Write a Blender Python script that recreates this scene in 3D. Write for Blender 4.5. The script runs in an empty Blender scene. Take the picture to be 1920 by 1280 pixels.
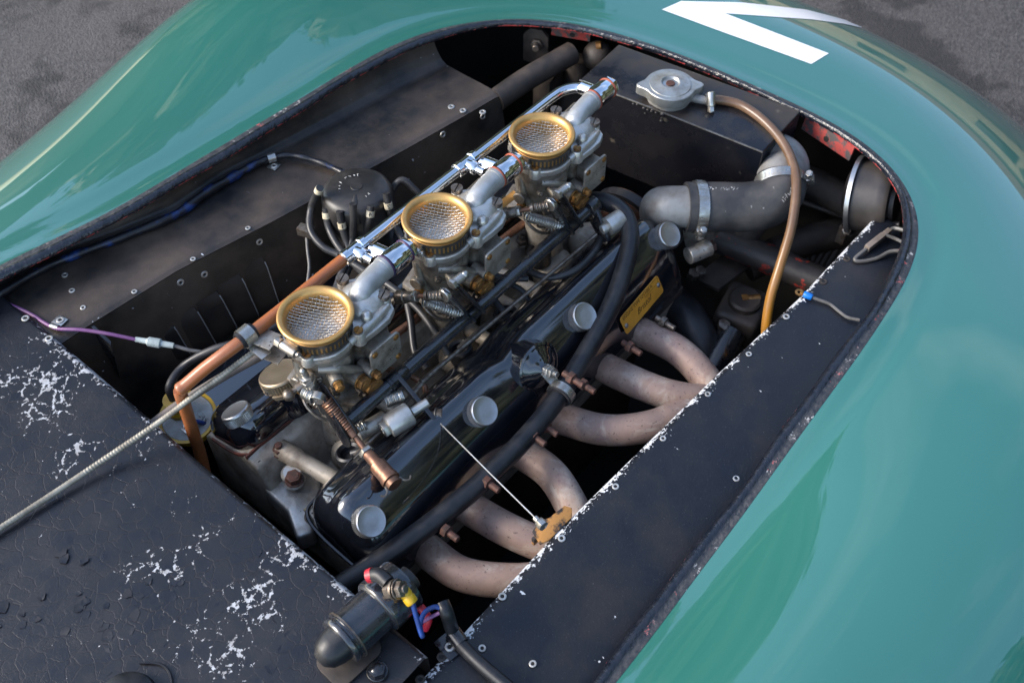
import bpy, bmesh, math, random
import numpy as np
from mathutils import Vector, Matrix, Quaternion
from mathutils.bvhtree import BVHTree
random.seed(7)
V = Vector
scene = bpy.context.scene
COL = scene.collection

# ------------------------------------------------------------------ camera
# X runs forward along the engine, Y to the car's left, Z up; the origin is the rim of the rear carburettor trumpet
F_PX, PITCH, YAW = 2000.0, math.radians(51), math.radians(40)
CAM = V((-0.4041, -0.5958, 0.8108))
CD = V((math.cos(YAW)*math.cos(PITCH), math.sin(YAW)*math.cos(PITCH), -math.sin(PITCH)))
CR = CD.cross(V((0, 0, 1))).normalized()
CU = CR.cross(CD)
cam_data = bpy.data.cameras.new('camera')
cam = bpy.data.objects.new('camera', cam_data)
COL.objects.link(cam)
cam.matrix_world = Matrix(((CR.x, CU.x, -CD.x, CAM.x), (CR.y, CU.y, -CD.y, CAM.y), (CR.z, CU.z, -CD.z, CAM.z), (0, 0, 0, 1)))
cam_data.sensor_width = 36.0
cam_data.lens = F_PX/1920*36
cam_data.clip_start = 0.02
cam_data.clip_end = 400
cam_data.dof.use_dof = True
cam_data.dof.focus_distance = 1.12
cam_data.dof.aperture_fstop = 9.0
scene.camera = cam

# ------------------------------------------------------------------ sky, sun, exposure
SUN_AZ, SUN_EL = math.radians(138), math.radians(32)      # azimuth counted from +X towards +Y
world = bpy.data.worlds.new('World'); scene.world = world
world.use_nodes = True
wn = world.node_tree; wn.nodes.clear()
w_out = wn.nodes.new('ShaderNodeOutputWorld'); w_bg = wn.nodes.new('ShaderNodeBackground')
w_sky = wn.nodes.new('ShaderNodeTexSky')
w_sky.sky_type = 'NISHITA'; w_sky.sun_disc = False
w_sky.sun_elevation = SUN_EL
w_sky.sun_rotation = math.pi/2 - SUN_AZ
w_sky.air_density = 1.0; w_sky.dust_density = 1.3; w_sky.ozone_density = 1.0
w_bg.inputs['Strength'].default_value = 0.15
# thin broken cloud over the whole sky
w_tc = wn.nodes.new('ShaderNodeTexCoord'); w_map = wn.nodes.new('ShaderNodeMapping')
w_map.inputs['Scale'].default_value = (1, 1, 2.2)
w_no = wn.nodes.new('ShaderNodeTexNoise'); w_no.inputs['Scale'].default_value = 1.7; w_no.inputs['Detail'].default_value = 6
w_no.inputs['Roughness'].default_value = 0.55
w_rp = wn.nodes.new('ShaderNodeMapRange'); w_rp.inputs[1].default_value = 0.52; w_rp.inputs[2].default_value = 0.74
w_rp.inputs[3].default_value = 0.0; w_rp.inputs[4].default_value = 0.3
w_mix = wn.nodes.new('ShaderNodeMix'); w_mix.data_type = 'RGBA'
w_mix.inputs[7].default_value = (5.6, 5.7, 6.0, 1)
wn.links.new(w_tc.outputs['Generated'], w_map.inputs['Vector'])
wn.links.new(w_map.outputs[0], w_no.inputs['Vector'])
wn.links.new(w_no.outputs['Fac'], w_rp.inputs[0])
wn.links.new(w_rp.outputs[0], w_mix.inputs[0])
wn.links.new(w_sky.outputs[0], w_mix.inputs[6])
wn.links.new(w_mix.outputs[2], w_bg.inputs['Color'])
wn.links.new(w_bg.outputs[0], w_out.inputs['Surface'])
sun_d = bpy.data.lights.new('sun', 'SUN'); sun_d.energy = 1.4; sun_d.angle = math.radians(24); sun_d.color = (1, 0.93, 0.84)
sun = bpy.data.objects.new('sun', sun_d); COL.objects.link(sun)
sdir = V((math.cos(SUN_AZ)*math.cos(SUN_EL), math.sin(SUN_AZ)*math.cos(SUN_EL), math.sin(SUN_EL)))
sun.rotation_euler = sdir.to_track_quat('Z', 'Y').to_euler()
scene.view_settings.view_transform = 'Standard'
scene.view_settings.look = 'None'
scene.view_settings.exposure = 1.5
scene.view_settings.gamma = 1.0
scene.render.engine = 'CYCLES'
scene.cycles.use_denoising = True
scene.cycles.max_bounces = 8
scene.cycles.glossy_bounces = 4
scene.cycles.caustics_reflective = False
scene.cycles.caustics_refractive = False
scene.cycles.sample_clamp_indirect = 4.0

# ------------------------------------------------------------------ finding real positions
def _ray(px, py):
    return CD + CR*((px-960)/F_PX) - CU*((py-640)/F_PX)
def at(px, py, z):
    r = _ray(px, py); return CAM + r*((z-CAM.z)/r.z)
def aty(px, py, y):
    r = _ray(px, py); return CAM + r*((y-CAM.y)/r.y)
def atx(px, py, x):
    r = _ray(px, py); return CAM + r*((x-CAM.x)/r.x)
def path(*q):
    return [at(*p) for p in q]

# ------------------------------------------------------------------ mesh helpers
def curve(pts, n=8, closed=False):
    pts = [V(p) for p in pts]
    out = []
    m = len(pts)
    for i in range(m if closed else m-1):
        if closed:
            p0, p1, p2, p3 = pts[i-1], pts[i], pts[(i+1) % m], pts[(i+2) % m]
        else:
            p1, p2 = pts[i], pts[i+1]
            p0 = pts[i-1] if i else p1*2-p2
            p3 = pts[i+2] if i+2 < m else p2*2-p1
        for k in range(n):
            t = k/n
            out.append(0.5*((2*p1)+(p2-p0)*t+(2*p0-5*p1+4*p2-p3)*t*t+(3*p1-p0-3*p2+p3)*t**3))
    if not closed:
        out.append(pts[-1])
    return out

def frame_of(axis, up=None):
    a = V(axis).normalized()
    u = V(up) if up is not None else (V((0, 0, 1)) if abs(a.z) < 0.9 else V((1, 0, 0)))
    x = u.cross(a)
    if x.length < 1e-6:
        x = V((0, 1, 0)).cross(a)
    x.normalize()
    return x, a.cross(x), a

def tube(bm, pts, r, seg=12, caps=True, flat=1.0):
    """round bar along a polyline; r a number or a list; flat squashes the section"""
    pts = [V(p) for p in pts]
    n = len(pts)
    rs = r if isinstance(r, (list, tuple)) else [r]*n
    t0 = (pts[1]-pts[0]).normalized()
    x, y, _ = frame_of(t0)
    rings = []
    prev = t0
    for i, p in enumerate(pts):
        t = (pts[min(i+1, n-1)]-pts[max(i-1, 0)])
        t = t.normalized() if t.length > 1e-9 else prev
        q = prev.rotation_difference(t)
        x = q @ x; y = q @ y; prev = t
        rings.append([bm.verts.new(p+(x*math.cos(2*math.pi*k/seg)+y*math.sin(2*math.pi*k/seg)*flat)*rs[i]) for k in range(seg)])
    for a, b in zip(rings[:-1], rings[1:]):
        for k in range(seg):
            bm.faces.new((a[k], a[(k+1) % seg], b[(k+1) % seg], b[k]))
    if caps:
        bm.faces.new(rings[0][::-1]); bm.faces.new(rings[-1])
    return bm

def lathe(bm, prof, o=(0, 0, 0), axis=(0, 0, 1), seg=32, close_top=True, close_bot=True, radial=None):
    """prof: (radius, height) from the bottom up; radial(k) scales a spoke's radius"""
    o = V(o); x, y, a = frame_of(axis)
    rings = []
    for r, h in prof:
        if r < 1e-6:
            rings.append([bm.verts.new(o+a*h)])
        else:
            rings.append([bm.verts.new(o+a*h+(x*math.cos(2*math.pi*k/seg)+y*math.sin(2*math.pi*k/seg))*r*(radial(k) if radial else 1)) for k in range(seg)])
    for A, B in zip(rings[:-1], rings[1:]):
        for k in range(seg):
            k2 = (k+1) % seg
            if len(A) == 1 and len(B) == 1: continue
            if len(A) == 1: bm.faces.new((A[0], B[k2], B[k]))
            elif len(B) == 1: bm.faces.new((A[k], A[k2], B[0]))
            else: bm.faces.new((A[k], A[k2], B[k2], B[k]))
    if close_bot and len(rings[0]) > 1: bm.faces.new(rings[0][::-1])
    if close_top and len(rings[-1]) > 1: bm.faces.new(rings[-1])
    return bm

def cyl(bm, p0, p1, r, seg=24, ch=0.0006):
    p0, p1 = V(p0), V(p1); h = (p1-p0).length
    ch = min(ch, h*0.3, r*0.3)
    return lathe(bm, [(r-ch, 0), (r, ch), (r, h-ch), (r-ch, h)], p0, p1-p0, seg)

def ring_band(bm, o, axis, r, h, th, seg=40):
    o = V(o); a = V(axis).normalized()
    return lathe(bm, [(r, 0), (r+th, 0), (r+th, h), (r, h), (r, 0)], o-a*h/2, axis, seg, False, False)

def merge(dst, src):
    me = bpy.data.meshes.new('tmp'); src.to_mesh(me); src.free()
    dst.from_mesh(me); bpy.data.meshes.remove(me)
    return dst

def prism(bm, poly, o, x, y, depth, bevel=0.0, segs=2):
    """polygon in the plane (x, y) at o, pushed by depth along x cross y"""
    t = bmesh.new(); o, x, y = V(o), V(x).normalized(), V(y)
    y = (y - x*y.dot(x)).normalized(); n = x.cross(y)
    bot = [t.verts.new(o+x*p[0]+y*p[1]) for p in poly]
    top = [t.verts.new(o+x*p[0]+y*p[1]+n*depth) for p in poly]
    m = len(poly)
    t.faces.new(bot[::-1]); t.faces.new(top)
    for i in range(m): t.faces.new((bot[i], bot[(i+1) % m], top[(i+1) % m], top[i]))
    bmesh.ops.recalc_face_normals(t, faces=t.faces)
    if bevel:
        bmesh.ops.bevel(t, geom=[e for e in t.edges if e.calc_face_angle(0) > 0.6], offset=bevel, segments=segs, affect='EDGES', profile=0.6, clamp_overlap=True)
    return merge(bm, t)

def box(bm, c, size, x=(1, 0, 0), y=(0, 1, 0), bevel=0.001, segs=2):
    c = V(c); x = V(x).normalized(); y = V(y); y = (y-x*y.dot(x)).normalized(); z = x.cross(y)
    a, b, h = size
    return prism(bm, [(-a/2, -b/2), (a/2, -b/2), (a/2, b/2), (-a/2, b/2)], c-z*h/2, x, y, h, bevel, segs)

def rrect(a, b, r, n=5):
    out = []
    for cx, cy, s in ((a/2-r, b/2-r, 0), (-a/2+r, b/2-r, 90), (-a/2+r, -b/2+r, 180), (a/2-r, -b/2+r, 270)):
        for k in range(n+1):
            t = math.radians(s+90*k/n); out.append((cx+r*math.cos(t), cy+r*math.sin(t)))
    return out

def hexa(bm, o, axis, r, h, up=None):
    """hexagon nut or bolt head with rounded corners"""
    o = V(o); x, y, a = frame_of(axis, up)
    poly = [(r*math.cos(math.radians(60*k)), r*math.sin(math.radians(60*k))) for k in range(6)]
    return prism(bm, poly, o, x, y, h, r*0.10, 2)

def ball(bm, c, r, seg=16, sc=(1, 1, 1)):
    t = bmesh.new(); bmesh.ops.create_uvsphere(t, u_segments=seg, v_segments=max(6, seg//2), radius=1)
    for v in t.verts: v.co = V(c)+V((v.co.x*r*sc[0], v.co.y*r*sc[1], v.co.z*r*sc[2]))
    return merge(bm, t)

def coil(bm, p0, p1, R, r, turns, seg=6, per=12):
    p0, p1 = V(p0), V(p1); x, y, a = frame_of(p1-p0); L = (p1-p0).length
    n = int(turns*per)
    pts = [p0+a*(L*i/n)+(x*math.cos(2*math.pi*i/per)+y*math.sin(2*math.pi*i/per))*R for i in range(n+1)]
    return tube(bm, pts, r, seg)

def knurl(bm, o, axis, r, h, teeth=56, dome=0.0015, depth=0.035):
    """turned cap with a knurled rim"""
    seg = teeth*2
    f = lambda k: 1.0 if k % 2 else 1.0-depth
    t = bmesh.new()
    lathe(t, [(r*0.95, 0), (r, h*0.06), (r, h*0.72)], o, axis, seg, False, True, f)
    lathe(t, [(r*0.975, h*0.72), (r*0.985, h*0.80), (r*0.96, h*0.93), (r*0.90, h), (r*0.86, h*0.985), (r*0.4, h*0.985+dome), (0, h*0.985+dome)], o, axis, seg, True, False)
    return merge(bm, t)

def plate_grid(fn, nu, nv, attr=None):
    """sheet from fn(u, v) -> point; attr(u, v, p) -> value stored as the point attribute 'edge'"""
    bm = bmesh.new()
    lay = bm.verts.layers.float.new('edge') if attr else None
    g = []
    for i in range(nu+1):
        row = []
        for j in range(nv+1):
            p = fn(i/nu, j/nv); v = bm.verts.new(p)
            if attr: v[lay] = attr(i/nu, j/nv, p)
            row.append(v)
        g.append(row)
    for i in range(nu):
        for j in range(nv):
            bm.faces.new((g[i][j], g[i+1][j], g[i+1][j+1], g[i][j+1]))
    return bm

# ------------------------------------------------------------------ objects
def finish(me, angle=38, smooth=True):
    if smooth:
        me.polygons.foreach_set('use_smooth', [True]*len(me.polygons))
        me.set_sharp_from_angle(angle=math.radians(angle))
    me.update()
def mesh_of(name, bm, m, angle=38, smooth=True, recalc=True):
    if recalc: bmesh.ops.recalc_face_normals(bm, faces=bm.faces)
    me = bpy.data.meshes.new(name); bm.to_mesh(me); bm.free()
    me.materials.append(m); finish(me, angle, smooth)
    return me
def obj(name, bm, m, parent=None, angle=38, smooth=True, recalc=True):
    """one mesh object; its points are world points, whatever its parent"""
    o = bpy.data.objects.new(name, mesh_of(name, bm, m, angle, smooth, recalc))
    COL.objects.link(o)
    if parent is not None: adopt(o, parent)
    return o
def base_of(o):
    t = Matrix.Translation(o.location) if o.parent is None else base_of(o.parent) @ o.matrix_parent_inverse @ Matrix.LocRotScale(o.location, o.rotation_euler.to_quaternion(), o.scale)
    return t
def adopt(o, parent):
    o.parent = parent
    o.matrix_parent_inverse = base_of(parent).inverted()
def thing(name, label, cat, loc=(0, 0, 0), group=None):
    o = bpy.data.objects.new(name, None); COL.objects.link(o)
    o.empty_display_size = 0.02
    o.location = V(loc); tag(o, label, cat, group)
    return o
def tag(o, label, cat, group=None):
    o['label'] = label; o['category'] = cat
    if group: o['group'] = group
    return o
def inst(name, me, parent, loc, axis=(0, 0, 1), scale=1.0, spin=0.0):
    """another object sharing a small mesh modelled at the origin along +Z"""
    o = bpy.data.objects.new(name, me); COL.objects.link(o)
    o.location = V(loc)
    o.rotation_euler = (V(axis).to_track_quat('Z', 'Y') @ Quaternion((0, 0, 1), spin)).to_euler()
    o.scale = (scale,)*3
    if parent is not None: adopt(o, parent)
    return o
def text(name, body, size, o, x, y, m, parent, depth=0.0002, shear=0.0, align='CENTER', space=1.0):
    cu = bpy.data.curves.new(name, 'FONT'); cu.body = body; cu.size = size; cu.extrude = depth; cu.shear = shear
    cu.align_x = align; cu.align_y = 'CENTER'; cu.space_character = space; cu.resolution_u = 3
    ob = bpy.data.objects.new(name, cu); COL.objects.link(ob)
    x = V(x).normalized(); y = V(y); y = (y-x*y.dot(x)).normalized(); z = x.cross(y)
    mw = Matrix(((x.x, y.x, z.x, 0), (x.y, y.y, z.y, 0), (x.z, y.z, z.z, 0), (0, 0, 0, 1)))
    ob.location = V(o); ob.rotation_euler = mw.to_euler()
    me = bpy.data.meshes.new_from_object(ob); me.name = name; me.materials.clear(); me.materials.append(m)
    o2 = bpy.data.objects.new(name, me); COL.objects.link(o2); o2.location = ob.location; o2.rotation_euler = ob.rotation_euler
    bpy.data.objects.remove(ob); bpy.data.curves.remove(cu)
    if parent is not None: adopt(o2, parent)
    return o2

# ------------------------------------------------------------------ materials
class N:
    """small wrapper for writing node trees"""
    def __init__(s, name):
        s.m = bpy.data.materials.new(name); s.m.use_nodes = True
        s.t = s.m.node_tree; s.t.nodes.clear()
        s.out = s.t.nodes.new('ShaderNodeOutputMaterial'); s.b = s.t.nodes.new('ShaderNodeBsdfPrincipled')
        s.t.links.new(s.b.outputs[0], s.out.inputs[0])
        tc = s.t.nodes.new('ShaderNodeTexCoord'); oi = s.t.nodes.new('ShaderNodeObjectInfo')
        ad = s.t.nodes.new('ShaderNodeVectorMath'); ad.operation = 'MULTIPLY_ADD'
        cb = s.t.nodes.new('ShaderNodeCombineXYZ')
        for k in range(3): s.t.links.new(oi.outputs['Random'], cb.inputs[k])
        s.t.links.new(cb.outputs[0], ad.inputs[0]); ad.inputs[1].default_value = (3.1, 1.7, 2.3)
        s.t.links.new(tc.outputs['Object'], ad.inputs[2])
        s.co = ad.outputs[0]; s.raw = tc.outputs['Object']
    def near(s, p, r):
        n = s.t.nodes.new('ShaderNodeVectorMath'); n.operation = 'DISTANCE'; s.lk(s.raw, n.inputs[0]); n.inputs[1].default_value = tuple(p)
        return s.ramp(n.outputs['Value'], 0.0, r, 1.0, 0.0)
    def lk(s, a, b): s.t.links.new(a, b)
    def set(s, sock, v):
        if hasattr(v, 'links') or isinstance(v, bpy.types.NodeSocket): s.lk(v, sock)
        else: sock.default_value = v
    def noise(s, scale, detail=4, rough=0.55, co=None, dist=0.0, stretch=None):
        n = s.t.nodes.new('ShaderNodeTexNoise'); n.inputs['Scale'].default_value = scale
        n.inputs['Detail'].default_value = detail; n.inputs['Roughness'].default_value = rough; n.inputs['Distortion'].default_value = dist
        co = co or s.co
        if stretch:
            mp = s.t.nodes.new('ShaderNodeMapping'); mp.inputs['Scale'].default_value = stretch; s.lk(co, mp.inputs[0]); co = mp.outputs[0]
        s.lk(co, n.inputs['Vector']); return n.outputs['Fac']
    def vor(s, scale, feature='DISTANCE_TO_EDGE', co=None, rnd=1.0):
        n = s.t.nodes.new('ShaderNodeTexVoronoi'); n.feature = feature; n.inputs['Scale'].default_value = scale
        n.inputs['Randomness'].default_value = rnd
        s.lk(co or s.co, n.inputs['Vector']); return n
    def ramp(s, v, a, b, lo=0.0, hi=1.0):
        n = s.t.nodes.new('ShaderNodeMapRange'); n.inputs[1].default_value = a; n.inputs[2].default_value = b
        n.inputs[3].default_value = lo; n.inputs[4].default_value = hi; s.lk(v, n.inputs[0]); return n.outputs[0]
    def math(s, op, a, b=0.0):
        n = s.t.nodes.new('ShaderNodeMath'); n.operation = op; s.set(n.inputs[0], a); s.set(n.inputs[1], b); return n.outputs[0]
    def mix(s, f, a, b):
        n = s.t.nodes.new('ShaderNodeMix'); n.data_type = 'RGBA'
        s.set(n.inputs[0], f)
        for sock, v in ((n.inputs[6], a), (n.inputs[7], b)):
            if isinstance(v, tuple): sock.default_value = v if len(v) == 4 else v+(1,)
            else: s.lk(v, sock)
        return n.outputs[2]
    def attr(s, name):
        n = s.t.nodes.new('ShaderNodeAttribute'); n.attribute_name = name; return n.outputs['Fac']
    def bump(s, h, strength=0.3, dist=0.001, prev=None):
        n = s.t.nodes.new('ShaderNodeBump'); n.inputs['Strength'].default_value = strength; n.inputs['Distance'].default_value = dist
        s.lk(h, n.inputs['Height'])
        if prev is not None: s.lk(prev, n.inputs['Normal'])
        return n.outputs[0]
    def done(s, col, rough=0.5, metal=0.0, normal=None, coat=0.0, coat_rough=0.05, spec=0.5, trans=0.0, sss=0.0):
        b = s.b
        if isinstance(col, tuple): b.inputs['Base Color'].default_value = col if len(col) == 4 else col+(1,)
        else: s.lk(col, b.inputs['Base Color'])
        s.set(b.inputs['Roughness'], rough); s.set(b.inputs['Metallic'], metal)
        b.inputs['Coat Weight'].default_value = coat; b.inputs['Coat Roughness'].default_value = coat_rough
        b.inputs['Specular IOR Level'].default_value = spec
        b.inputs['Transmission Weight'].default_value = trans
        if normal is not None: s.lk(normal, b.inputs['Normal'])
        return s.m

def worn(name, c1, c2, scale=60, lo=0.42, hi=0.62, rough=(0.4, 0.6), metal=0.0, bump=0.15, bscale=400, coat=0.0, spec=0.5, spots=None, bdist=0.0006, stretch=None):
    """a base colour, a second colour in patches, roughness that follows, fine relief"""
    n = N(name)
    f = n.ramp(n.noise(scale, 6, 0.62, stretch=stretch), lo, hi)
    col = n.mix(f, c1, c2)
    if spots:
        sc, sz, sca = spots
        g = n.ramp(n.noise(sca, 3, 0.6), 1-sz, 1-sz+0.03)
        col = n.mix(g, col, sc)
    r = n.ramp(f, 0, 1, rough[0], rough[1])
    nb = n.bump(n.noise(bscale, 4, 0.6), bump, bdist) if bump else None
    return n.done(col, r, metal, nb, coat, 0.06, spec)

def m_paint():
    n = N('green_body_paint')
    f = n.noise(3.0, 3)
    col = n.mix(n.ramp(f, 0.35, 0.65), (0.016, 0.124, 0.098), (0.019, 0.134, 0.106))
    sp = n.ramp(n.noise(900, 2), 0.72, 0.75)
    col = n.mix(n.math('MULTIPLY', sp, 0.25), col, (0.25, 0.35, 0.33))
    nb = n.bump(n.noise(9, 2, 0.5), 0.03, 0.01)
    n.b.inputs['Coat IOR'].default_value = 1.85
    return n.done(col, 0.42, 0.0, nb, 1.0, 0.015)

def m_lip():
    """thick black brush paint: a scuffed outer strip, a glossy lumpy bead, red and bare metal along the borders ('edge' runs 0..1 across)"""
    n = N('chipped_black_edge_paint')
    e = n.attr('edge')
    big = n.noise(55, 5, 0.65); fine = n.noise(380, 4, 0.6)
    outer = n.ramp(e, 0.34, 0.44, 1.0, 0.0)
    inner = n.ramp(e, 0.80, 0.92)
    brd = n.math('MAXIMUM', n.math('MULTIPLY', outer, 0.55), inner)
    w = n.math('ADD', n.math('MULTIPLY', brd, 0.17), n.math('ADD', n.math('MULTIPLY', big, 0.52), n.math('MULTIPLY', fine, 0.38)))
    chip = n.ramp(w, 0.615, 0.65)
    red = n.ramp(n.noise(30, 3, 0.5), 0.54, 0.58)
    redm = n.math('MULTIPLY', chip, n.math('MAXIMUM', red, inner))
    base = n.mix(n.ramp(n.noise(90, 5), 0.4, 0.7), (0.005, 0.007, 0.013), (0.016, 0.017, 0.021))
    base = n.mix(n.math('MULTIPLY', outer, n.ramp(n.noise(200, 4), 0.35, 0.6)), base, (0.040, 0.039, 0.040))
    col = n.mix(chip, base, n.mix(n.ramp(n.noise(90, 3), 0.4, 0.6), (0.46, 0.46, 0.45), (0.16, 0.15, 0.15)))
    col = n.mix(redm, col, (0.40, 0.022, 0.020))
    nb = n.bump(n.noise(75, 5, 0.6), 0.75, 0.004)
    nb = n.bump(chip, -0.5, 0.0006, nb)
    rg = n.math('MAXIMUM', n.ramp(chip, 0, 1, 0.17, 0.6), n.math('MULTIPLY', outer, 0.5))
    return n.done(col, rg, 0.0, nb, spec=0.75)

def m_ledge(name='satin_black_panel', dlo=0.50, c1=(0.0045, 0.0065, 0.012), c2=(0.010, 0.0105, 0.014), dust=(0.032, 0.026, 0.021)):
    """satin black sheet; flakes off to bare aluminium where 'edge' is near 0 (a rim)"""
    n = N(name)
    e = n.attr('edge')                                   # metres from the rim
    near = n.ramp(e, 0.0, 0.022, 1.0, 0.0)
    big = n.noise(45, 5, 0.6); fine = n.noise(330, 4, 0.62)
    w = n.math('ADD', n.math('MULTIPLY', near, 0.29), n.math('ADD', n.math('MULTIPLY', big, 0.5), n.math('MULTIPLY', fine, 0.5)))
    chip = n.ramp(w, 0.765, 0.78)
    lone = n.ramp(n.noise(110, 3, 0.55, stretch=(1, 0.45, 1)), 0.728, 0.738)
    chip = n.math('MAXIMUM', chip, lone)
    col = n.mix(n.ramp(n.noise(14, 5, 0.6), 0.35, 0.7), c1, c2)
    dm = n.ramp(n.noise(9, 6, 0.65), dlo, dlo+0.28, 0.0, 0.8)
    col = n.mix(dm, col, dust)
    col = n.mix(n.math('MULTIPLY', n.ramp(n.noise(600, 2), 0.66, 0.70), 0.3), col, (0.10, 0.10, 0.10))
    col = n.mix(chip, col, (0.62, 0.63, 0.64))
    nb = n.bump(n.noise(420, 3, 0.5), 0.35, 0.0008)
    nb = n.bump(chip, -0.6, 0.0005, nb)
    return n.done(col, n.ramp(n.noise(30, 4), 0.3, 0.7, 0.34, 0.52), 0.0, nb)

def m_scuttle():
    """old black paint: fine crazing, flakes that lift, bare metal showing in clusters"""
    n = N('cracked_black_paint')
    e = n.attr('edge')
    wob = n.t.nodes.new('ShaderNodeVectorMath'); wob.operation = 'MULTIPLY_ADD'
    nn = n.t.nodes.new('ShaderNodeTexNoise'); nn.inputs['Scale'].default_value = 70; nn.inputs['Detail'].default_value = 3
    n.lk(n.co, nn.inputs['Vector']); n.lk(nn.outputs['Color'], wob.inputs[0]); wob.inputs[1].default_value = (0.012,)*3; n.lk(n.co, wob.inputs[2])
    co = wob.outputs[0]
    d1 = n.vor(62, 'DISTANCE_TO_EDGE', co).outputs['Distance']
    d2 = n.vor(150, 'DISTANCE_TO_EDGE', co).outputs['Distance']
    reg = n.ramp(n.noise(9, 4, 0.6), 0.36, 0.56)
    c1 = n.ramp(d1, 0.0, 0.035); c2 = n.ramp(d2, 0.0, 0.03)
    where = n.ramp(n.noise(7, 3, 0.5), 0.40, 0.58)
    c1 = n.math('MAXIMUM', c1, n.ramp(where, 0, 1, 0.75, 0.0))
    c3 = n.ramp(n.vor(300, 'DISTANCE_TO_EDGE', co).outputs['Distance'], 0.0, 0.06)
    fine_on = n.ramp(n.noise(13, 3, 0.5), 0.5, 0.62)
    crack = n.math('MULTIPLY', c1, n.ramp(c2, 0, 1, 0.72, 1.0))
    crack = n.math('MULTIPLY', crack, n.math('SUBTRACT', 1.0, n.math('MULTIPLY', n.math('SUBTRACT', 1.0, c3), n.math('MULTIPLY', fine_on, 0.55))))
    cell = n.vor(62, 'F1', co); ch = n.t.nodes.new('ShaderNodeSeparateColor'); n.lk(cell.outputs['Color'], ch.inputs[0])
    big = n.noise(16, 4, 0.62); fine = n.noise(210, 5, 0.7)
    near = n.ramp(e, 0.0, 0.012, 1.0, 0.0)
    w = n.math('ADD', n.math('MULTIPLY', big, 0.52), n.math('MULTIPLY', fine, 0.50))
    w = n.math('ADD', w, n.math('MULTIPLY', n.ramp(d1, 0.02, 0.16, 1.0, 0.0), 0.085))
    w = n.math('ADD', w, n.math('MULTIPLY', near, 0.13))
    for q, r, k in (((95, 740), 0.10, 0.075), ((40, 660), 0.09, 0.06), ((110, 850), 0.07, 0.06), ((470, 1130), 0.11, 0.08), ((560, 1090), 0.06, 0.06), ((270, 1070), 0.045, 0.06), ((430, 1210), 0.07, 0.07), ((630, 1105), 0.03, 0.07)):
        w = n.math('ADD', w, n.math('MULTIPLY', n.near(at(q[0], q[1], -0.112), r), k))
    w = n.math('ADD', w, n.math('MULTIPLY', n.math('SUBTRACT', n.noise(700, 3, 0.6), 0.5), 0.10))
    chip = n.ramp(w, 0.708, 0.722)
    col = n.mix(n.ramp(n.noise(24, 5, 0.6), 0.35, 0.68), (0.0045, 0.0065, 0.012), (0.012, 0.0125, 0.016))
    col = n.mix(n.ramp(ch.outputs[0], 0.2, 0.9, 0.0, 0.35), col, (0.012, 0.012, 0.014))
    col = n.mix(n.math('MULTIPLY', n.math('SUBTRACT', 1.0, crack), 0.7), col, (0.020, 0.015, 0.012))
    dm = n.ramp(n.noise(11, 6, 0.66), 0.46, 0.74, 0.0, 0.5)
    col = n.mix(dm, col, (0.030, 0.028, 0.029))
    col = n.mix(chip, col, n.mix(n.ramp(n.noise(120, 3), 0.35, 0.65), (0.50, 0.51, 0.53), (0.30, 0.29, 0.28)))
    h = n.math('ADD', n.math('MULTIPLY', crack, 0.6), n.math('MULTIPLY', ch.outputs[1], n.ramp(reg, 0, 1, 0.15, 0.8)))
    h = n.math('MULTIPLY', h, n.math('SUBTRACT', 1.0, chip))
    nb = n.bump(h, 0.28, 0.0010)
    nb = n.bump(n.noise(500, 3), 0.2, 0.0004, nb)
    return n.done(col, n.ramp(n.noise(40, 4), 0.3, 0.7, 0.26, 0.44), 0.0, nb, spec=0.5)

def m_exhaust():
    n = N('burnt_exhaust_steel')
    f = n.ramp(n.noise(28, 5, 0.6, dist=0.6), 0.38, 0.64)
    col = n.mix(f, (0.30, 0.208, 0.175), (0.38, 0.258, 0.198))
    col = n.mix(n.ramp(n.noise(20, 6, 0.68, dist=1.6), 0.52, 0.66, 0, 0.7), col, (0.50, 0.43, 0.36))
    col = n.mix(n.ramp(n.noise(26, 5, 0.66, dist=0.8), 0.56, 0.70, 0, 0.6), col, (0.20, 0.13, 0.135))
    h_ = n.ramp(n.attr('edge'), 0.12, 0.42, 0.85, 0.0)
    col = n.mix(n.math('MULTIPLY', h_, n.ramp(n.noise(40, 5, 0.65), 0.35, 0.6)), col, (0.13, 0.075, 0.055))
    col = n.mix(n.ramp(n.noise(240, 4, 0.6), 0.61, 0.70, 0, 0.75), col, (0.07, 0.045, 0.04))
    nb = n.bump(n.noise(220, 5), 0.35, 0.0008)
    return n.done(col, n.ramp(n.noise(60, 4), 0.3, 0.7, 0.42, 0.68), 0.15, nb, spec=0.4)

def m_asphalt():
    n = N('worn_asphalt')
    v = n.vor(260, 'F1'); sc = n.t.nodes.new('ShaderNodeSeparateColor'); n.lk(v.outputs['Color'], sc.inputs[0])
    col = n.mix(n.ramp(sc.outputs[0], 0.1, 0.9), (0.020, 0.019, 0.021), (0.112, 0.104, 0.103))
    col = n.mix(n.ramp(n.noise(1.6, 4, 0.6), 0.40, 0.62, 0, 0.5), col, (0.115, 0.104, 0.098))
    col = n.mix(n.ramp(n.noise(4.0, 6, 0.65), 0.53, 0.60, 0, 0.8), col, (0.020, 0.019, 0.020))
    col = n.mix(n.ramp(n.noise(320, 2), 0.66, 0.70, 0, 0.7), col, (0.22, 0.21, 0.20))
    nb = n.bump(v.outputs['Distance'], 0.8, 0.004)
    return n.done(col, 0.75, 0, nb)

def m_harness():
    n = N('taped_blue_black_loom')
    f = n.ramp(n.noise(34, 4, 0.6), 0.52, 0.64)
    col = n.mix(f, (0.009, 0.009, 0.012), (0.010, 0.036, 0.15))
    nb = n.bump(n.noise(160, 3), 0.4, 0.001)
    return n.done(col, 0.32, 0, nb)

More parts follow.
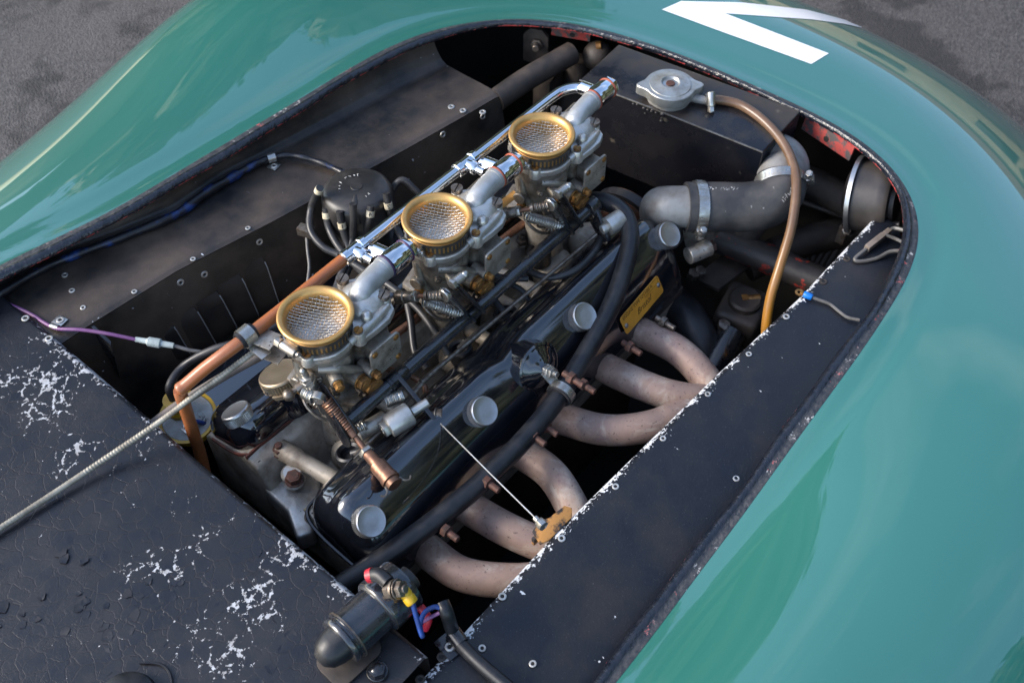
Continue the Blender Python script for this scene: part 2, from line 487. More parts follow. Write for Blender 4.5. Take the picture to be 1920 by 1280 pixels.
def m_amber():
    """old clear fuel hose: brown, yellower towards its lower end"""
    n = N('aged_amber_hose')
    e = n.attr('edge')
    col = n.mix(n.ramp(e, 0.68, 1.0), (0.125, 0.070, 0.040), (0.48, 0.205, 0.016))
    col = n.mix(n.ramp(n.noise(60, 4), 0.45, 0.7, 0, 0.4), col, (0.24, 0.14, 0.075))
    return n.done(col, 0.32, 0, None, 0.1)

def m_red_bracket():
    n = N('red_primer_worn')
    f = n.ramp(n.noise(70, 5, 0.62), 0.48, 0.56)
    col = n.mix(f, (0.36, 0.055, 0.045), (0.085, 0.070, 0.068))
    return n.done(col, 0.6, 0, n.bump(n.noise(200, 3), 0.3, 0.001))

def m_chassis():
    n = N('black_tube_red_showing')
    f = n.ramp(n.noise(45, 5, 0.6), 0.585, 0.62)
    col = n.mix(n.ramp(n.noise(20, 4), 0.4, 0.7), (0.016, 0.015, 0.015), (0.05, 0.04, 0.034))
    col = n.mix(f, col, (0.34, 0.035, 0.022))
    return n.done(col, 0.5, 0, n.bump(n.noise(160, 3), 0.4, 0.001))

PAINT = m_paint(); LIP = m_lip(); LEDGE = m_ledge(); SCUTTLE = m_scuttle(); EXHAUST = m_exhaust(); ASPHALT = m_asphalt()
LEDGE_L = m_ledge('dusty_black_panel', 0.36, (0.0065, 0.007, 0.009), (0.018, 0.0155, 0.013), (0.092, 0.068, 0.050))
HARNESS = m_harness(); AMBER = m_amber(); RED_BR = m_red_bracket(); CHASSIS = m_chassis()
WHITE = worn('white_number_paint', (0.78, 0.79, 0.80), (0.72, 0.73, 0.74), 20, rough=(0.3, 0.38), bump=0, coat=0.3)
GLOSS = worn('gloss_black_enamel', (0.0055, 0.0065, 0.010), (0.008, 0.009, 0.013), 30, rough=(0.10, 0.17), bump=0.05, bscale=45, coat=1.0, spots=((0.10, 0.10, 0.11), 0.27, 700), bdist=0.002)
GLOSS.node_tree.nodes['Principled BSDF'].inputs['Coat IOR'].default_value = 1.75
RUBBER = worn('black_rubber', (0.007, 0.008, 0.011), (0.018, 0.018, 0.020), 50, rough=(0.36, 0.5), bump=0.12, bscale=500)
RUBBER_G = worn('grey_worn_rubber', (0.026, 0.026, 0.028), (0.062, 0.058, 0.056), 22, rough=(0.54, 0.68), bump=0.2, bscale=420, spots=((0.24, 0.23, 0.22), 0.30, 60))
LEAD = worn('plug_lead_rubber', (0.020, 0.020, 0.022), (0.036, 0.034, 0.034), 60, rough=(0.38, 0.5), bump=0.1)
BAKELITE = worn('dark_bakelite', (0.018, 0.017, 0.017), (0.040, 0.036, 0.033), 26, rough=(0.30, 0.45), bump=0.1)
ALLOY = worn('cast_alloy', (0.60, 0.58, 0.54), (0.30, 0.26, 0.21), 42, 0.46, 0.72, rough=(0.36, 0.58), metal=0.75, bump=0.35, bscale=330, spots=((0.05, 0.04, 0.03), 0.30, 240))
ALLOY_D = worn('oily_cast_alloy', (0.46, 0.42, 0.36), (0.17, 0.13, 0.095), 46, 0.44, 0.70, rough=(0.38, 0.6), metal=0.65, bump=0.45, bscale=300, spots=((0.025, 0.02, 0.017), 0.34, 210))
ALLOY_L = worn('pale_oxidised_alloy', (0.50, 0.51, 0.51), (0.30, 0.30, 0.29), 30, 0.45, 0.7, rough=(0.42, 0.58), metal=0.6, bump=0.3, bscale=360)
ALLOY_T = worn('turned_aluminium', (0.46, 0.46, 0.46), (0.34, 0.33, 0.33), 45, 0.45, 0.75, rough=(0.30, 0.44), metal=0.9, bump=0.12, bscale=500)
HEAD = worn('sandy_head_casting', (0.44, 0.385, 0.31), (0.19, 0.145, 0.105), 30, 0.44, 0.68, rough=(0.5, 0.7), metal=0.35, bump=0.55, bscale=260, spots=((0.03, 0.025, 0.02), 0.30, 170))
GOLD = worn('gold_anodised_trumpet', (0.62, 0.355, 0.118), (0.44, 0.26, 0.105), 45, 0.42, 0.70, rough=(0.34, 0.50), metal=0.7, bump=0.06, bscale=400)
BRASS = worn('dirty_brass', (0.42, 0.22, 0.07), (0.17, 0.085, 0.035), 90, 0.42, 0.62, rough=(0.34, 0.55), metal=0.8, bump=0.2)
COPPER = worn('brown_copper', (0.27, 0.135, 0.085), (0.13, 0.075, 0.052), 80, 0.4, 0.62, rough=(0.36, 0.55), metal=0.7, bump=0.15)
CHROME = worn('bright_chrome', (0.78, 0.80, 0.83), (0.66, 0.68, 0.70), 60, 0.5, 0.8, rough=(0.07, 0.18), metal=1.0, bump=0.03, bscale=60)
ZINC = worn('zinc_plate', (0.50, 0.49, 0.46), (0.33, 0.30, 0.26), 80, 0.42, 0.68, rough=(0.26, 0.42), metal=0.9, bump=0.1)
CLAMP = worn('grey_clamp_band', (0.17, 0.165, 0.16), (0.10, 0.09, 0.08), 100, rough=(0.3, 0.45), metal=0.85, bump=0.1)
STEEL = worn('old_steel', (0.25, 0.215, 0.18), (0.105, 0.078, 0.06), 110, 0.4, 0.65, rough=(0.34, 0.55), metal=0.8, bump=0.2)
RUST = worn('rusty_steel', (0.115, 0.048, 0.032), (0.055, 0.034, 0.028), 130, 0.4, 0.62, rough=(0.55, 0.75), metal=0.3, bump=0.5)
RUSTY_OCHRE = worn('ochre_rusted_bracket', (0.46, 0.215, 0.055), (0.030, 0.024, 0.022), 75, 0.46, 0.56, rough=(0.5, 0.65), bump=0.6, bscale=200)
BLACK_M = worn('black_painted_steel', (0.007, 0.008, 0.011), (0.019, 0.018, 0.018), 55, rough=(0.22, 0.38), bump=0.10, coat=0.5, spots=((0.16, 0.15, 0.14), 0.25, 200))
GRIME = worn('grimy_dark_steel', (0.024, 0.019, 0.016), (0.075, 0.055, 0.042), 24, 0.4, 0.7, rough=(0.55, 0.75), bump=0.35, bscale=200)
VOID = worn('black_lining_and_hole_shade', (0.006, 0.006, 0.006), (0.013, 0.012, 0.011), 12, rough=(0.6, 0.8), bump=0.1)
def m_tank():
    n = N('dusty_black_tank')
    g = n.t.nodes.new('ShaderNodeNewGeometry'); sp = n.t.nodes.new('ShaderNodeSeparateXYZ'); n.lk(g.outputs['Normal'], sp.inputs[0])
    up = n.ramp(sp.outputs['Z'], 0.5, 0.9)
    dust = n.math('MULTIPLY', n.ramp(n.noise(11, 6, 0.65), 0.36, 0.66), n.ramp(up, 0, 1, 0.25, 1.0))
    col = n.mix(n.math('MULTIPLY', dust, 0.8), (0.005, 0.006, 0.010), (0.060, 0.047, 0.034))
    col = n.mix(n.ramp(n.noise(40, 4, 0.6), 0.66, 0.72, 0, 0.5), col, (0.14, 0.12, 0.09))
    return n.done(col, n.ramp(dust, 0, 1, 0.22, 0.6), 0, n.bump(n.noise(90, 3), 0.08, 0.001))
TANK = m_tank()
WIRE = worn('bright_wire', (0.58, 0.57, 0.54), (0.38, 0.35, 0.30), 120, rough=(0.25, 0.4), metal=0.85, bump=0)
ORANGE = worn('orange_fuel_hose', (0.36, 0.115, 0.036), (0.24, 0.085, 0.036), 32, 0.42, 0.68, rough=(0.32, 0.45), bump=0.05, coat=0.2)
FIBRE = worn('red_fibre_washer', (0.42, 0.10, 0.05), (0.30, 0.08, 0.05), 60, rough=(0.5, 0.6), bump=0.1)
DKFIBRE = worn('dark_fibre_washer', (0.03, 0.03, 0.10), (0.12, 0.02, 0.03), 60, rough=(0.4, 0.5), bump=0.1)
CREAM = worn('cream_marker', (0.66, 0.58, 0.42), (0.50, 0.42, 0.28), 120, rough=(0.45, 0.55), bump=0.1)
INK = worn('black_ink', (0.01, 0.01, 0.01), (0.02, 0.02, 0.02), 50, rough=(0.5, 0.6), bump=0)
WHITE_INK = worn('white_print', (0.55, 0.55, 0.54), (0.2, 0.2, 0.2), 260, 0.45, 0.6, rough=(0.5, 0.6), bump=0)
YELLOW = worn('yellow_plastic', (0.60, 0.36, 0.015), (0.40, 0.22, 0.015), 40, 0.45, 0.7, rough=(0.35, 0.5), bump=0.1)
GREYP = worn('grey_coil_top', (0.36, 0.38, 0.37), (0.25, 0.25, 0.23), 50, rough=(0.4, 0.5), bump=0.1)
CABLE = worn('ribbed_cable_sheath', (0.34, 0.31, 0.25), (0.21, 0.185, 0.145), 60, rough=(0.42, 0.55), metal=0.2, bump=0.1)
PLATE = worn('amber_brass_nameplate', (0.68, 0.31, 0.040), (0.50, 0.21, 0.025), 40, 0.4, 0.7, rough=(0.32, 0.46), metal=0.2, bump=0.1, spots=((0.25, 0.09, 0.02), 0.32, 90))
ENGRAVE = worn('engraved_dark', (0.05, 0.02, 0.006), (0.035, 0.015, 0.005), 50, rough=(0.5, 0.6), bump=0)
BLUE = worn('blue_insulation', (0.010, 0.045, 0.22), (0.012, 0.03, 0.12), 80, rough=(0.35, 0.45), bump=0.05)
BRBLUE = worn('bright_blue_sleeve', (0.008, 0.17, 0.60), (0.006, 0.12, 0.45), 80, rough=(0.3, 0.4), bump=0.05)
REDP = worn('red_tape', (0.52, 0.018, 0.035), (0.36, 0.015, 0.03), 60, rough=(0.35, 0.45), bump=0.05)
PURPLE = worn('purple_wire', (0.16, 0.060, 0.17), (0.20, 0.09, 0.19), 60, rough=(0.35, 0.45), bump=0)
CLEARP = worn('milky_connector', (0.42, 0.47, 0.45), (0.30, 0.34, 0.32), 90, rough=(0.25, 0.35), bump=0.05)
GREYW = worn('grey_wire', (0.13, 0.125, 0.12), (0.08, 0.075, 0.07), 60, rough=(0.4, 0.5), bump=0)
TAUPE = worn('taupe_connector', (0.20, 0.165, 0.135), (0.14, 0.11, 0.09), 60, rough=(0.45, 0.55), bump=0.1)
GASKET = worn('red_gasket', (0.16, 0.045, 0.028), (0.06, 0.03, 0.022), 90, rough=(0.6, 0.7), bump=0.2)
CREAMG = worn('cream_gasket', (0.36, 0.29, 0.16), (0.22, 0.17, 0.09), 60, rough=(0.6, 0.7), bump=0.2)
CAPMETAL = worn('plated_filler_cap', (0.42, 0.43, 0.42), (0.27, 0.26, 0.235), 60, 0.42, 0.7, rough=(0.33, 0.5), metal=0.7, bump=0.25, bscale=300)
ELBOW = worn('dull_grey_elbow', (0.27, 0.265, 0.255), (0.15, 0.13, 0.11), 34, 0.42, 0.7, rough=(0.5, 0.66), metal=0.25, bump=0.3, bscale=300)
BRONZE = worn('bronze_tinted_cap', (0.42, 0.33, 0.22), (0.28, 0.215, 0.15), 45, 0.42, 0.7, rough=(0.34, 0.5), metal=0.85, bump=0.12, bscale=400)
FLAKE = worn('lifted_paint', (0.005, 0.007, 0.013), (0.012, 0.012, 0.015), 60, rough=(0.38, 0.5), bump=0.1)
DRUM = worn('dusty_black_drum', (0.022, 0.020, 0.020), (0.060, 0.050, 0.043), 16, 0.35, 0.65, rough=(0.36, 0.52), bump=0.15)
THROAT = worn('shade_toned_throat', (0.030, 0.028, 0.025), (0.014, 0.012, 0.010), 60, rough=(0.4, 0.55), metal=0.5, bump=0.2)  # alloy coloured near black, so the bore's shade is painted in
BODY_D = worn('brown_stained_alloy', (0.36, 0.325, 0.275), (0.13, 0.095, 0.068), 52, 0.42, 0.66, rough=(0.36, 0.56), metal=0.65, bump=0.4, bscale=320, spots=((0.035, 0.026, 0.02), 0.32, 190))
DUSTY = worn('dusty_pressed_steel', (0.010, 0.009, 0.009), (0.034, 0.026, 0.020), 22, 0.38, 0.62, rough=(0.45, 0.6), bump=0.1)
SHAFT = worn('black_enamelled_tube', (0.010, 0.012, 0.017), (0.024, 0.024, 0.027), 55, rough=(0.20, 0.32), bump=0.08, coat=0.8, spec=0.7, spots=((0.14, 0.13, 0.12), 0.25, 200))

# ------------------------------------------------------------------ ground
GROUND_Z = -0.80
bm = bmesh.new()
bmesh.ops.create_grid(bm, x_segments=8, y_segments=8, size=60)
for v in bm.verts: v.co.z = GROUND_Z
g = obj('ground', bm, ASPHALT); g['kind'] = 'structure'

# ------------------------------------------------------------------ car body: nose and wings round the open engine bay
BODY_P = (1.3067, 0.4865, 0.8309, 0.8734, 2.333, 0.3991, 0.1091, 0.758, 0.2166, 0.456, 0.3679, 2.0757)
def body_z(x, y):
    A, q0, ax, ay, n, x0, Hw, yw, ww, xw, wx, pw = BODY_P
    ys = y
    y = abs(y+0.035)
    q = ((max(x-x0, 0)/ax)**n+(y/ay)**n)**(1/n)
    dx = (x-xw) if x > xw or ys > 0 else (x-xw)*0.55
    roll = 0.0
    if ys < 0:
        d = -0.40-ys
        tt = max(0, min(1, (0.46-x)/0.46)); roll = -0.060*tt*tt*(3-2*tt)*math.exp(-(max(d, -0.03)/0.11)**2)
    return roll-0.08+Hw*math.exp(-((y-yw)/ww)**2)*math.exp(-(dx/wx)**2)-A*max(q-q0, 0)**pw
LIP_PX = [(0, 497), (200, 405), (400, 285), (560, 190), (700, 103), (800, 58), (900, 38), (960, 34), (1040, 38), (1130, 55), (1240, 90),
          (1330, 125), (1420, 165), (1500, 200), (1580, 240), (1640, 280), (1690, 330), (1720, 385), (1727, 430), (1720, 480), (1690, 540),
          (1640, 620), (1590, 690), (1530, 770), (1450, 880), (1380, 980), (1300, 1080), (1230, 1180), (1150, 1280)]
lip0 = []
for q in LIP_PX:
    z = -0.07
    for _ in range(5):
        p = at(q[0], q[1], z); z = body_z(p.x, p.y)
    lip0.append(p)
lip0 = [V((-0.75, lip0[0].y+0.05, 0)), V((-0.4, lip0[0].y+0.025, 0))]+lip0+[V((-0.4, lip0[-1].y, 0)), V((-0.75, lip0[-1].y, 0))]
A_ = np.array([[p.x, p.y] for p in lip0])
s_ = np.r_[0, np.cumsum(np.linalg.norm(np.diff(A_, axis=0), axis=1))]
NL = 360
t_ = np.linspace(0, s_[-1], NL)
L2 = np.c_[np.interp(t_, s_, A_[:, 0]), np.interp(t_, s_, A_[:, 1])]
for _ in range(40): L2[1:-1] = 0.25*L2[:-2]+0.5*L2[1:-1]+0.25*L2[2:]
T2 = np.gradient(L2, axis=0); T2 /= np.linalg.norm(T2, axis=1)[:, None]
LN = [V((-t[1], t[0], 0)) for t in T2]                         # outward in plan
LP = [V((p[0], p[1], body_z(p[0], p[1]))) for p in L2]
car = thing('car_body', 'teal green sports car body with a white seven around the open engine bay', 'car', (0.2, 0, GROUND_Z))
DS = [0, 0.004, 0.012, 0.022, 0.035, 0.05, 0.07, 0.09]+[0.09+0.024*k for k in range(1, 48)]
bm = bmesh.new(); rows = []
for p, n in zip(LP, LN):
    row = []
    lo, hi = 0.0, DS[-1]
    for _ in range(18):
        md = (lo+hi)/2; q = p+n*md
        if body_z(q.x, q.y) > -0.66: lo = md
        else: hi = md
    for d in DS:
        if d > 0.09: d = 0.09+(d-0.09)*(lo-0.09)/(DS[-1]-0.09)
        q = p+n*d; z = body_z(q.x, q.y)
        z -= 0.0022*math.exp(-((d-0.022)/0.007)**2)            # faint swage line beside the opening
        row.append(bm.verts.new((q.x, q.y, z)))
    rows.append(row)
for a, b in zip(rows[:-1], rows[1:]):
    for j in range(len(DS)-1): bm.faces.new((a[j], b[j], b[j+1], a[j+1]))
bmesh.ops.recalc_face_normals(bm, faces=bm.faces)
if sum(f.normal.z for f in bm.faces) < 0: bmesh.ops.reverse_faces(bm, faces=bm.faces)
body_bvh = BVHTree.FromBMesh(bm)
obj('body_panel', bm, PAINT, car, 60, recalc=False)
# chipped black border of the opening
prof = [(0.0015, 0.0004), (0.0, 0.0010), (-0.0035, 0.0011), (-0.0060, 0.0012), (-0.0078, 0.0028), (-0.0115, 0.0036), (-0.0145, 0.0024), (-0.0165, -0.0004), (-0.0172, -0.0022), (-0.0168, -0.0040)]
bm = bmesh.new(); lay = bm.verts.layers.float.new('edge'); rows = []
for i, (p, n) in enumerate(zip(LP, LN)):
    row = []
    wv = (1+0.07*math.sin(i*0.21)+0.05*math.sin(i*0.47+1))*(1-0.42*max(0, min(1, (n.x-0.3)/0.4)))
    for j, (d, h) in enumerate(prof):
        q = p+n*(d*wv if d < -0.001 else d)
        v = bm.verts.new((q.x, q.y, (p.z if d < 0 else body_z(q.x, q.y))+h)); v[lay] = j/(len(prof)-1); row.append(v)
    rows.append(row)
for a, b in zip(rows[:-1], rows[1:]):
    for j in range(len(prof)-1): bm.faces.new((a[j], b[j], b[j+1], a[j+1]))
o = obj('opening_border', bm, LIP, car, 60)
o['label'] = 'chipped black painted border with red showing'
# black inner skin behind the opening
bm = bmesh.new(); rows = []
for p, n in zip(LP, LN):
    row = []
    for d, h in ((-0.0090, -0.0030), (0.03, -0.009), (0.09, -0.018), (0.12, -0.12), (0.10, -0.30), (0.04, -0.52)):
        q = p+n*d; row.append(bm.verts.new((q.x, q.y, p.z+h)))
    rows.append(row)
for a, b in zip(rows[:-1], rows[1:]):
    for j in range(5): bm.faces.new((a[j], b[j], b[j+1], a[j+1]))
obj('inner_skin', bm, VOID, car, 50)
# closing floor under the bay
bm = bmesh.new(); box(bm, (0.1, -0.03, -0.56), (1.9, 1.0, 0.02), bevel=0); obj('undertray', bm, VOID, car)
# white racing number painted on the nose
def on_body(px, py, off=0.0006):
    h, n, i, d = body_bvh.ray_cast(CAM, _ray(px, py).normalized())
    if h is None: return None
    return h+(n if n.z > 0 else -n)*off
def strip(A, B, nu, nv):
    bm = bmesh.new(); g = []
    def lerp_poly(P, t):
        L = [0]
        for a, b in zip(P[:-1], P[1:]): L.append(L[-1]+math.hypot(b[0]-a[0], b[1]-a[1]))
        s = t*L[-1]
        for k in range(len(P)-1):
            if s <= L[k+1]+1e-9:
                f = (s-L[k])/(L[k+1]-L[k]); return (P[k][0]+(P[k+1][0]-P[k][0])*f, P[k][1]+(P[k+1][1]-P[k][1])*f)
    for i in range(nu+1):
        a, b = lerp_poly(A, i/nu), lerp_poly(B, i/nu); row = []
        for j in range(nv+1):
            f = j/nv; p = on_body(a[0]+(b[0]-a[0])*f, a[1]+(b[1]-a[1])*f)
            row.append(bm.verts.new(p) if p else None)
        g.append(row)
    for i in range(nu):
        for j in range(nv):
            q = (g[i][j], g[i+1][j], g[i+1][j+1], g[i][j+1])
            if None not in q: bm.faces.new(q)
    return bm
bm = strip([(1277, 3), (1357, 25), (1554, 101)], [(1241, 19), (1330, 52), (1521, 121)], 48, 8)
merge(bm, strip([(1277, 3), (1390, 5.5), (1511, 19), (1580, 37), (1640, 57)], [(1277.5, 3.5), (1359, 26), (1522, 37.5), (1585, 46), (1636, 58)], 48, 8))
o = obj('race_number', bm, WHITE, car, 60); o['label'] = 'white painted number seven on the nose'

# ------------------------------------------------------------------ rivets, shared by the panels
def rivet_mesh(m):
    bm = bmesh.new()
    lathe(bm, [(0.0021, 0.0005), (0.0024, 0.0010), (0.0034, 0.0012), (0.0044, 0.0008), (0.0047, 0.0)], seg=16, close_top=False, close_bot=False)
    bm.faces.ensure_lookup_table(); n0 = len(bm.faces)
    c = [v for v in bm.verts if abs(math.hypot(v.co.x, v.co.y)-0.0021) < 1e-5]
    f = bm.faces.new(sorted(c, key=lambda v: math.atan2(v.co.y, v.co.x))); f.material_index = 1  # black centre face: the dark of the hole put into the colour
    me = mesh_of('rivet', bm, m); me.materials.append(VOID); return me
RIVET = rivet_mesh(ALLOY); RIVET_D = rivet_mesh(GRIME)

# ------------------------------------------------------------------ right hand ledge
ZL = -0.134
def ipoly(pts, x):
    for a, b in zip(pts[:-1], pts[1:]):
        if x <= b.x: return a.y+(b.y-a.y)*((x-a.x)/(b.x-a.x) if b.x != a.x else 0)
    a, b = pts[-2], pts[-1]
    return a.y+(b.y-a.y)*(x-a.x)/(b.x-a.x)
RI = [at(x, y, ZL) for x, y in ((880, 1172), (1051, 987), (1342, 702), (1500, 555), (1616, 431))]
RI = [V((-0.75, RI[0].y-0.004, ZL))]+RI
def lip_y(x, side):
    best = None
    for p in LP:
        if (p.y > -0.03) == (side > 0):
            d = abs(p.x-x)
            if best is None or d < best[0]: best = (d, p.y)
    return best[1]
rl = thing('right_side_panel', 'satin black riveted shelf between exhaust pipes and green wing', 'panel', (0.1, -0.37, ZL))
XR0, XR1 = -0.75, 0.635
RLO = [(XR0+(XR1-XR0)*k/60, lip_y(XR0+(XR1-XR0)*k/60, -1)) for k in range(61)]
def rl_drop(x, vv): return 0.024*(lambda t: t*t*(3-2*t))(max(0, min(1, (0.46-x)/0.46)))*vv**1.6
def on_rl(px, py):
    z = ZL
    for _ in range(6):
        p = at(px, py, z); yi = ipoly(RI, p.x); yo = lip_y(p.x, -1)
        z = ZL-rl_drop(p.x, max(0, min(1, (p.y-yi)/(yo-yi))))
    return p
def rl_fn(u, v):
    x = XR0+(XR1-XR0)*u; yi = ipoly(RI, x)
    k = min(59, int(u*60)); f = u*60-k
    yo = RLO[k][1]*(1-f)+RLO[k+1][1]*f
    yo = min(yo, yi-0.012)-0.004
    vv = v**1.3
    dip = 0.0012*math.sin(x*13)*math.sin(vv*3)
    return V((x, yi+(yo-yi)*vv, ZL+dip-0.004*max(0, 1-vv*14)**2-rl_drop(x, vv)))
bm = plate_grid(rl_fn, 150, 26, lambda u, v, p: abs(p.y-rl_fn(u, 0).y))
obj('panel_sheet', bm, LEDGE, rl, 60)
def rl_flange(u, v):
    p = rl_fn(u, 0); return V((p.x, p.y-0.002*v-0.0006*math.sin(v*3.14), p.z-0.0003-0.035*v))
bm = plate_grid(rl_flange, 80, 3, lambda u, v, p: v*0.02)
obj('edge_flange', bm, LEDGE, rl, 60)
for q in ((1053, 1009), (1154, 912), (1243, 822), (1327, 739), (1404, 664), (1474, 594), (942, 1118), (999, 1244), (904, 1215), (1380, 897)):
    inst('rivet', RIVET, rl, on_rl(q[0], q[1])+V((0, 0, 0.0004)), (random.uniform(-.08, .08), random.uniform(-.08, .08), 1), random.uniform(0.75, 0.92))
for q in ((1544, 528), (1588, 486), (828, 1231), (788, 1273)):
    inst('rivet', RIVET_D, rl, on_rl(q[0], q[1])+V((0, 0, 0.0004)))

# ------------------------------------------------------------------ left hand ledge, its louvred wall and the flange up to the opening
ZF = -0.12
LI = [at(x, y, ZF) for x, y in ((115, 640), (165, 607), (330, 505), (520, 407), (760, 277), (880, 209), (931, 179), (960, 168))]
LI = [V((-0.75, LI[0].y+0.03, ZF))]+LI
lp_ = thing('left_side_panel', 'dusty black riveted shelf with louvred wall behind the carburettors', 'panel', (0.15, 0.3, ZF))
XL0, XL1 = -0.75, 0.50
HAR = [at(x, y, ZF) for x, y in ((0, 550), (80, 503), (150, 474), (240, 440), (330, 402), (430, 335), (505, 297), (640, 225), (760, 160), (870, 108))]
HAR = [V((-0.75, HAR[0].y+0.02, ZF))]+HAR
LLO = [(XL0+(XL1-XL0)*k/60, lip_y(XL0+(XL1-XL0)*k/60, 1)) for k in range(61)]
def ll_fn(u, v):
    x = XL0+(XL1-XL0)*u; yi = ipoly(LI, x)
    k = min(59, int(u*60)); f = u*60-k
    yo = LLO[k][1]*(1-f)+LLO[k+1][1]*f-0.004
    yf = ipoly(HAR, x)+0.007; yo = max(yo, yf+0.010); zt = body_z(x, LLO[k][1])-0.009
    P = [V((x, yi, ZF-0.003)), V((x, yi+0.006, ZF)), V((x, yi+(yf-yi)*0.35, ZF+0.0006)), V((x, yi+(yf-yi)*0.7, ZF)), V((x, yf-0.006, ZF+0.001)), V((x, yf+0.003, ZF+0.006)), V((x, (yf+yo)/2+0.002, (ZF+zt)/2)), V((x, yo, zt))]
    s = v*(len(P)-1); i = min(len(P)-2, int(s)); return P[i].lerp(P[i+1], s-i)
bm = plate_grid(ll_fn, 130, 28, lambda u, v, p: 0.007+abs(p.y-ll_fn(u, 0).y)+0.05*max(0, min(1, (p.x+0.10)/0.1)) if v < 0.7 else 0.05)
obj('panel_sheet', bm, LEDGE_L, lp_, 70)
def lw_fn(u, v):
    p = ll_fn(u, 0); return V((p.x, p.y-0.0006-0.055*v, ZF-0.0035-0.36*v))
bm = plate_grid(lw_fn, 60, 20, lambda u, v, p: 0.012+v*0.3)
obj('louvred_wall', bm, LEDGE_L, lp_, 60)
wall_n = (lw_fn(0.6, 0.1)-lw_fn(0.6, 0)).cross(lw_fn(0.7, 0)-lw_fn(0.6, 0)).normalized()
if wall_n.y > 0: wall_n = -wall_n
def on_wall(px, py):
    """where the line of sight meets the leaning wall"""
    lo, hi = ZF, -0.45
    p0 = lw_fn(0.5, 0.0)
    r = _ray(px, py); a = lw_fn(0.62, 0); b = lw_fn(0.8, 0); c_ = lw_fn(0.7, 1)
    n = (b-a).cross(c_-a); t = (a-CAM).dot(n)/r.dot(n); return CAM+r*t
for (x0, y0), (x1, y1) in (((320, 605), (350, 655)), ((363, 575), (400, 640)), ((405, 545), (437, 605)), ((447, 513), (477, 580)), ((490, 480), (517, 562))):
    a, b = on_wall(x0, y0), on_wall(x1, y1)
    b = a+(b-a)*1.25
    bm = bmesh.new(); up = (a-b).normalized(); side = wall_n.cross(up)
    if side.x > 0: side = -side
    L = (a-b).length
    # pressed blade: closed along one side, standing open along the other
    for k in range(13):
        t = k/12; h = 0.0060*min(1, math.sin(math.pi*t)*2.2)
        p = b+(a-b)*t
        if k == 0: ring_prev = None
        ring = [bm.verts.new(p+side*0.030+wall_n*0.0006), bm.verts.new(p+side*0.016+wall_n*(h*0.55+0.0006)), bm.verts.new(p+wall_n*(h+0.0006)), bm.verts.new(p-side*0.0012+wall_n*(h-0.0008)), bm.verts.new(p+side*0.001-wall_n*0.0)]
        if ring_prev:
            for j in range(4): bm.faces.new((ring_prev[j], ring[j], ring[j+1], ring_prev[j+1]))
        ring_prev = ring
    obj('louvre', bm, DUSTY, lp_, 40)
    bm = bmesh.new(); tube(bm, [b+(a-b)*t+wall_n*(0.0062*min(1, math.sin(math.pi*t)*2.2)+0.0004)-side*0.0006 for t in [0.08+0.84*k/10 for k in range(11)]], 0.0007, 5)
    obj('louvre_edge', bm, ALLOY_L, lp_)
for q in ((135, 545), (156, 577), (252, 547), (362, 486), (465, 428), (122, 516)):
    inst('rivet', RIVET, lp_, at(q[0], q[1], ZF)+V((0, 0, 0.0004)), (random.uniform(-.08, .08), random.uniform(-.08, .08), 1), random.uniform(0.7, 0.88))
for q in ((905, 217), (868, 214), (846, 207)):
    inst('rivet', RIVET, lp_, at(q[0], q[1]-6, ZF)+V((0, 0, 0.0004)))
for q in ((218, 604), (272, 575), (383, 514), (486, 453), (338, 529), (215, 678), (830, 252), (905, 218)):
    inst('rivet', RIVET, lp_, on_wall(*q)+wall_n*0.0005, wall_n)
def on_flange(px, py):
    lo, hi = 0.0, 1.0
    best = None
    for k in range(40):
        z = ZF+0.006+0.04*k/39; p = at(px, py, z)
        u = (p.x-XL0)/(XL1-XL0); q = ll_fn(u, 5/7); q2 = ll_fn(u, 1); q = q.lerp(q2, (z-q.z)/(q2.z-q.z))
        d = abs(p.y-q.y)
        if best is None or d < best[0]: best = (d, p)
    return best[1]
for q in ((13, 515), (134, 447), (247, 386), (352, 324), (448, 266), (640, 160)):
    inst('rivet', RIVET_D, lp_, on_flange(*q)+V((0, -0.0004, 0.0003)), V((0, -0.8, 0.6)))
# brace from the corner of the scuttle down the wall
bm = bmesh.new(); a = at(170, 612, -0.125); b = at(300, 770, -0.30)
prism(bm, [(0, 0), (0.035, 0), (0.030, 0.004), (0, 0.004)], a, (0, -1, -0.25), V((1, 0, 0)), -0.20, 0.0008)
obj('corner_brace', bm, BLACK_M, lp_)

# ------------------------------------------------------------------ scuttle panel with flaking paint
ZS = -0.112
sc = thing('scuttle_panel', 'black scuttle panel with cracked flaking paint and bare metal patches', 'panel', (-0.35, 0.0, ZS))
SA, SB = at(115, 641, ZS), at(650, 1098, ZS)
def sc_edge(y):
    return SA.x+(SB.x-SA.x)*(y-SA.y)/(SB.y-SA.y)
SY0, SY1 = SA.y+0.14, at(800, 1218, ZS).y-0.004
def sc_fn(u, v):
    y = SY0+(SY1-SY0)*v; xe = sc_edge(y)
    x = xe-0.62*u**1.4
    roll = 0.006*max(0, 1-(xe-x)/0.006)**2
    return V((x, y, ZS-roll+0.0012*math.sin(y*17+x*9)))
bm = plate_grid(sc_fn, 150, 150, lambda u, v, p: sc_edge(p.y)-p.x)
obj('panel_sheet', bm, SCUTTLE, sc, 70)
bm = plate_grid(lambda u, v: sc_fn(0, v)+V((0.0012*u, 0, -0.0004-0.05*u)), 4, 60, lambda u, v, p: 0.001+0.05*u)
obj('edge_flange', bm, SCUTTLE, sc, 60)
bm = plate_grid(lambda u, v: sc_fn(0, v)+V((-0.02-0.03*u, 0, -0.05-0.45*u)), 3, 20, None)
obj('firewall_sheet', bm, VOID, sc, 60)
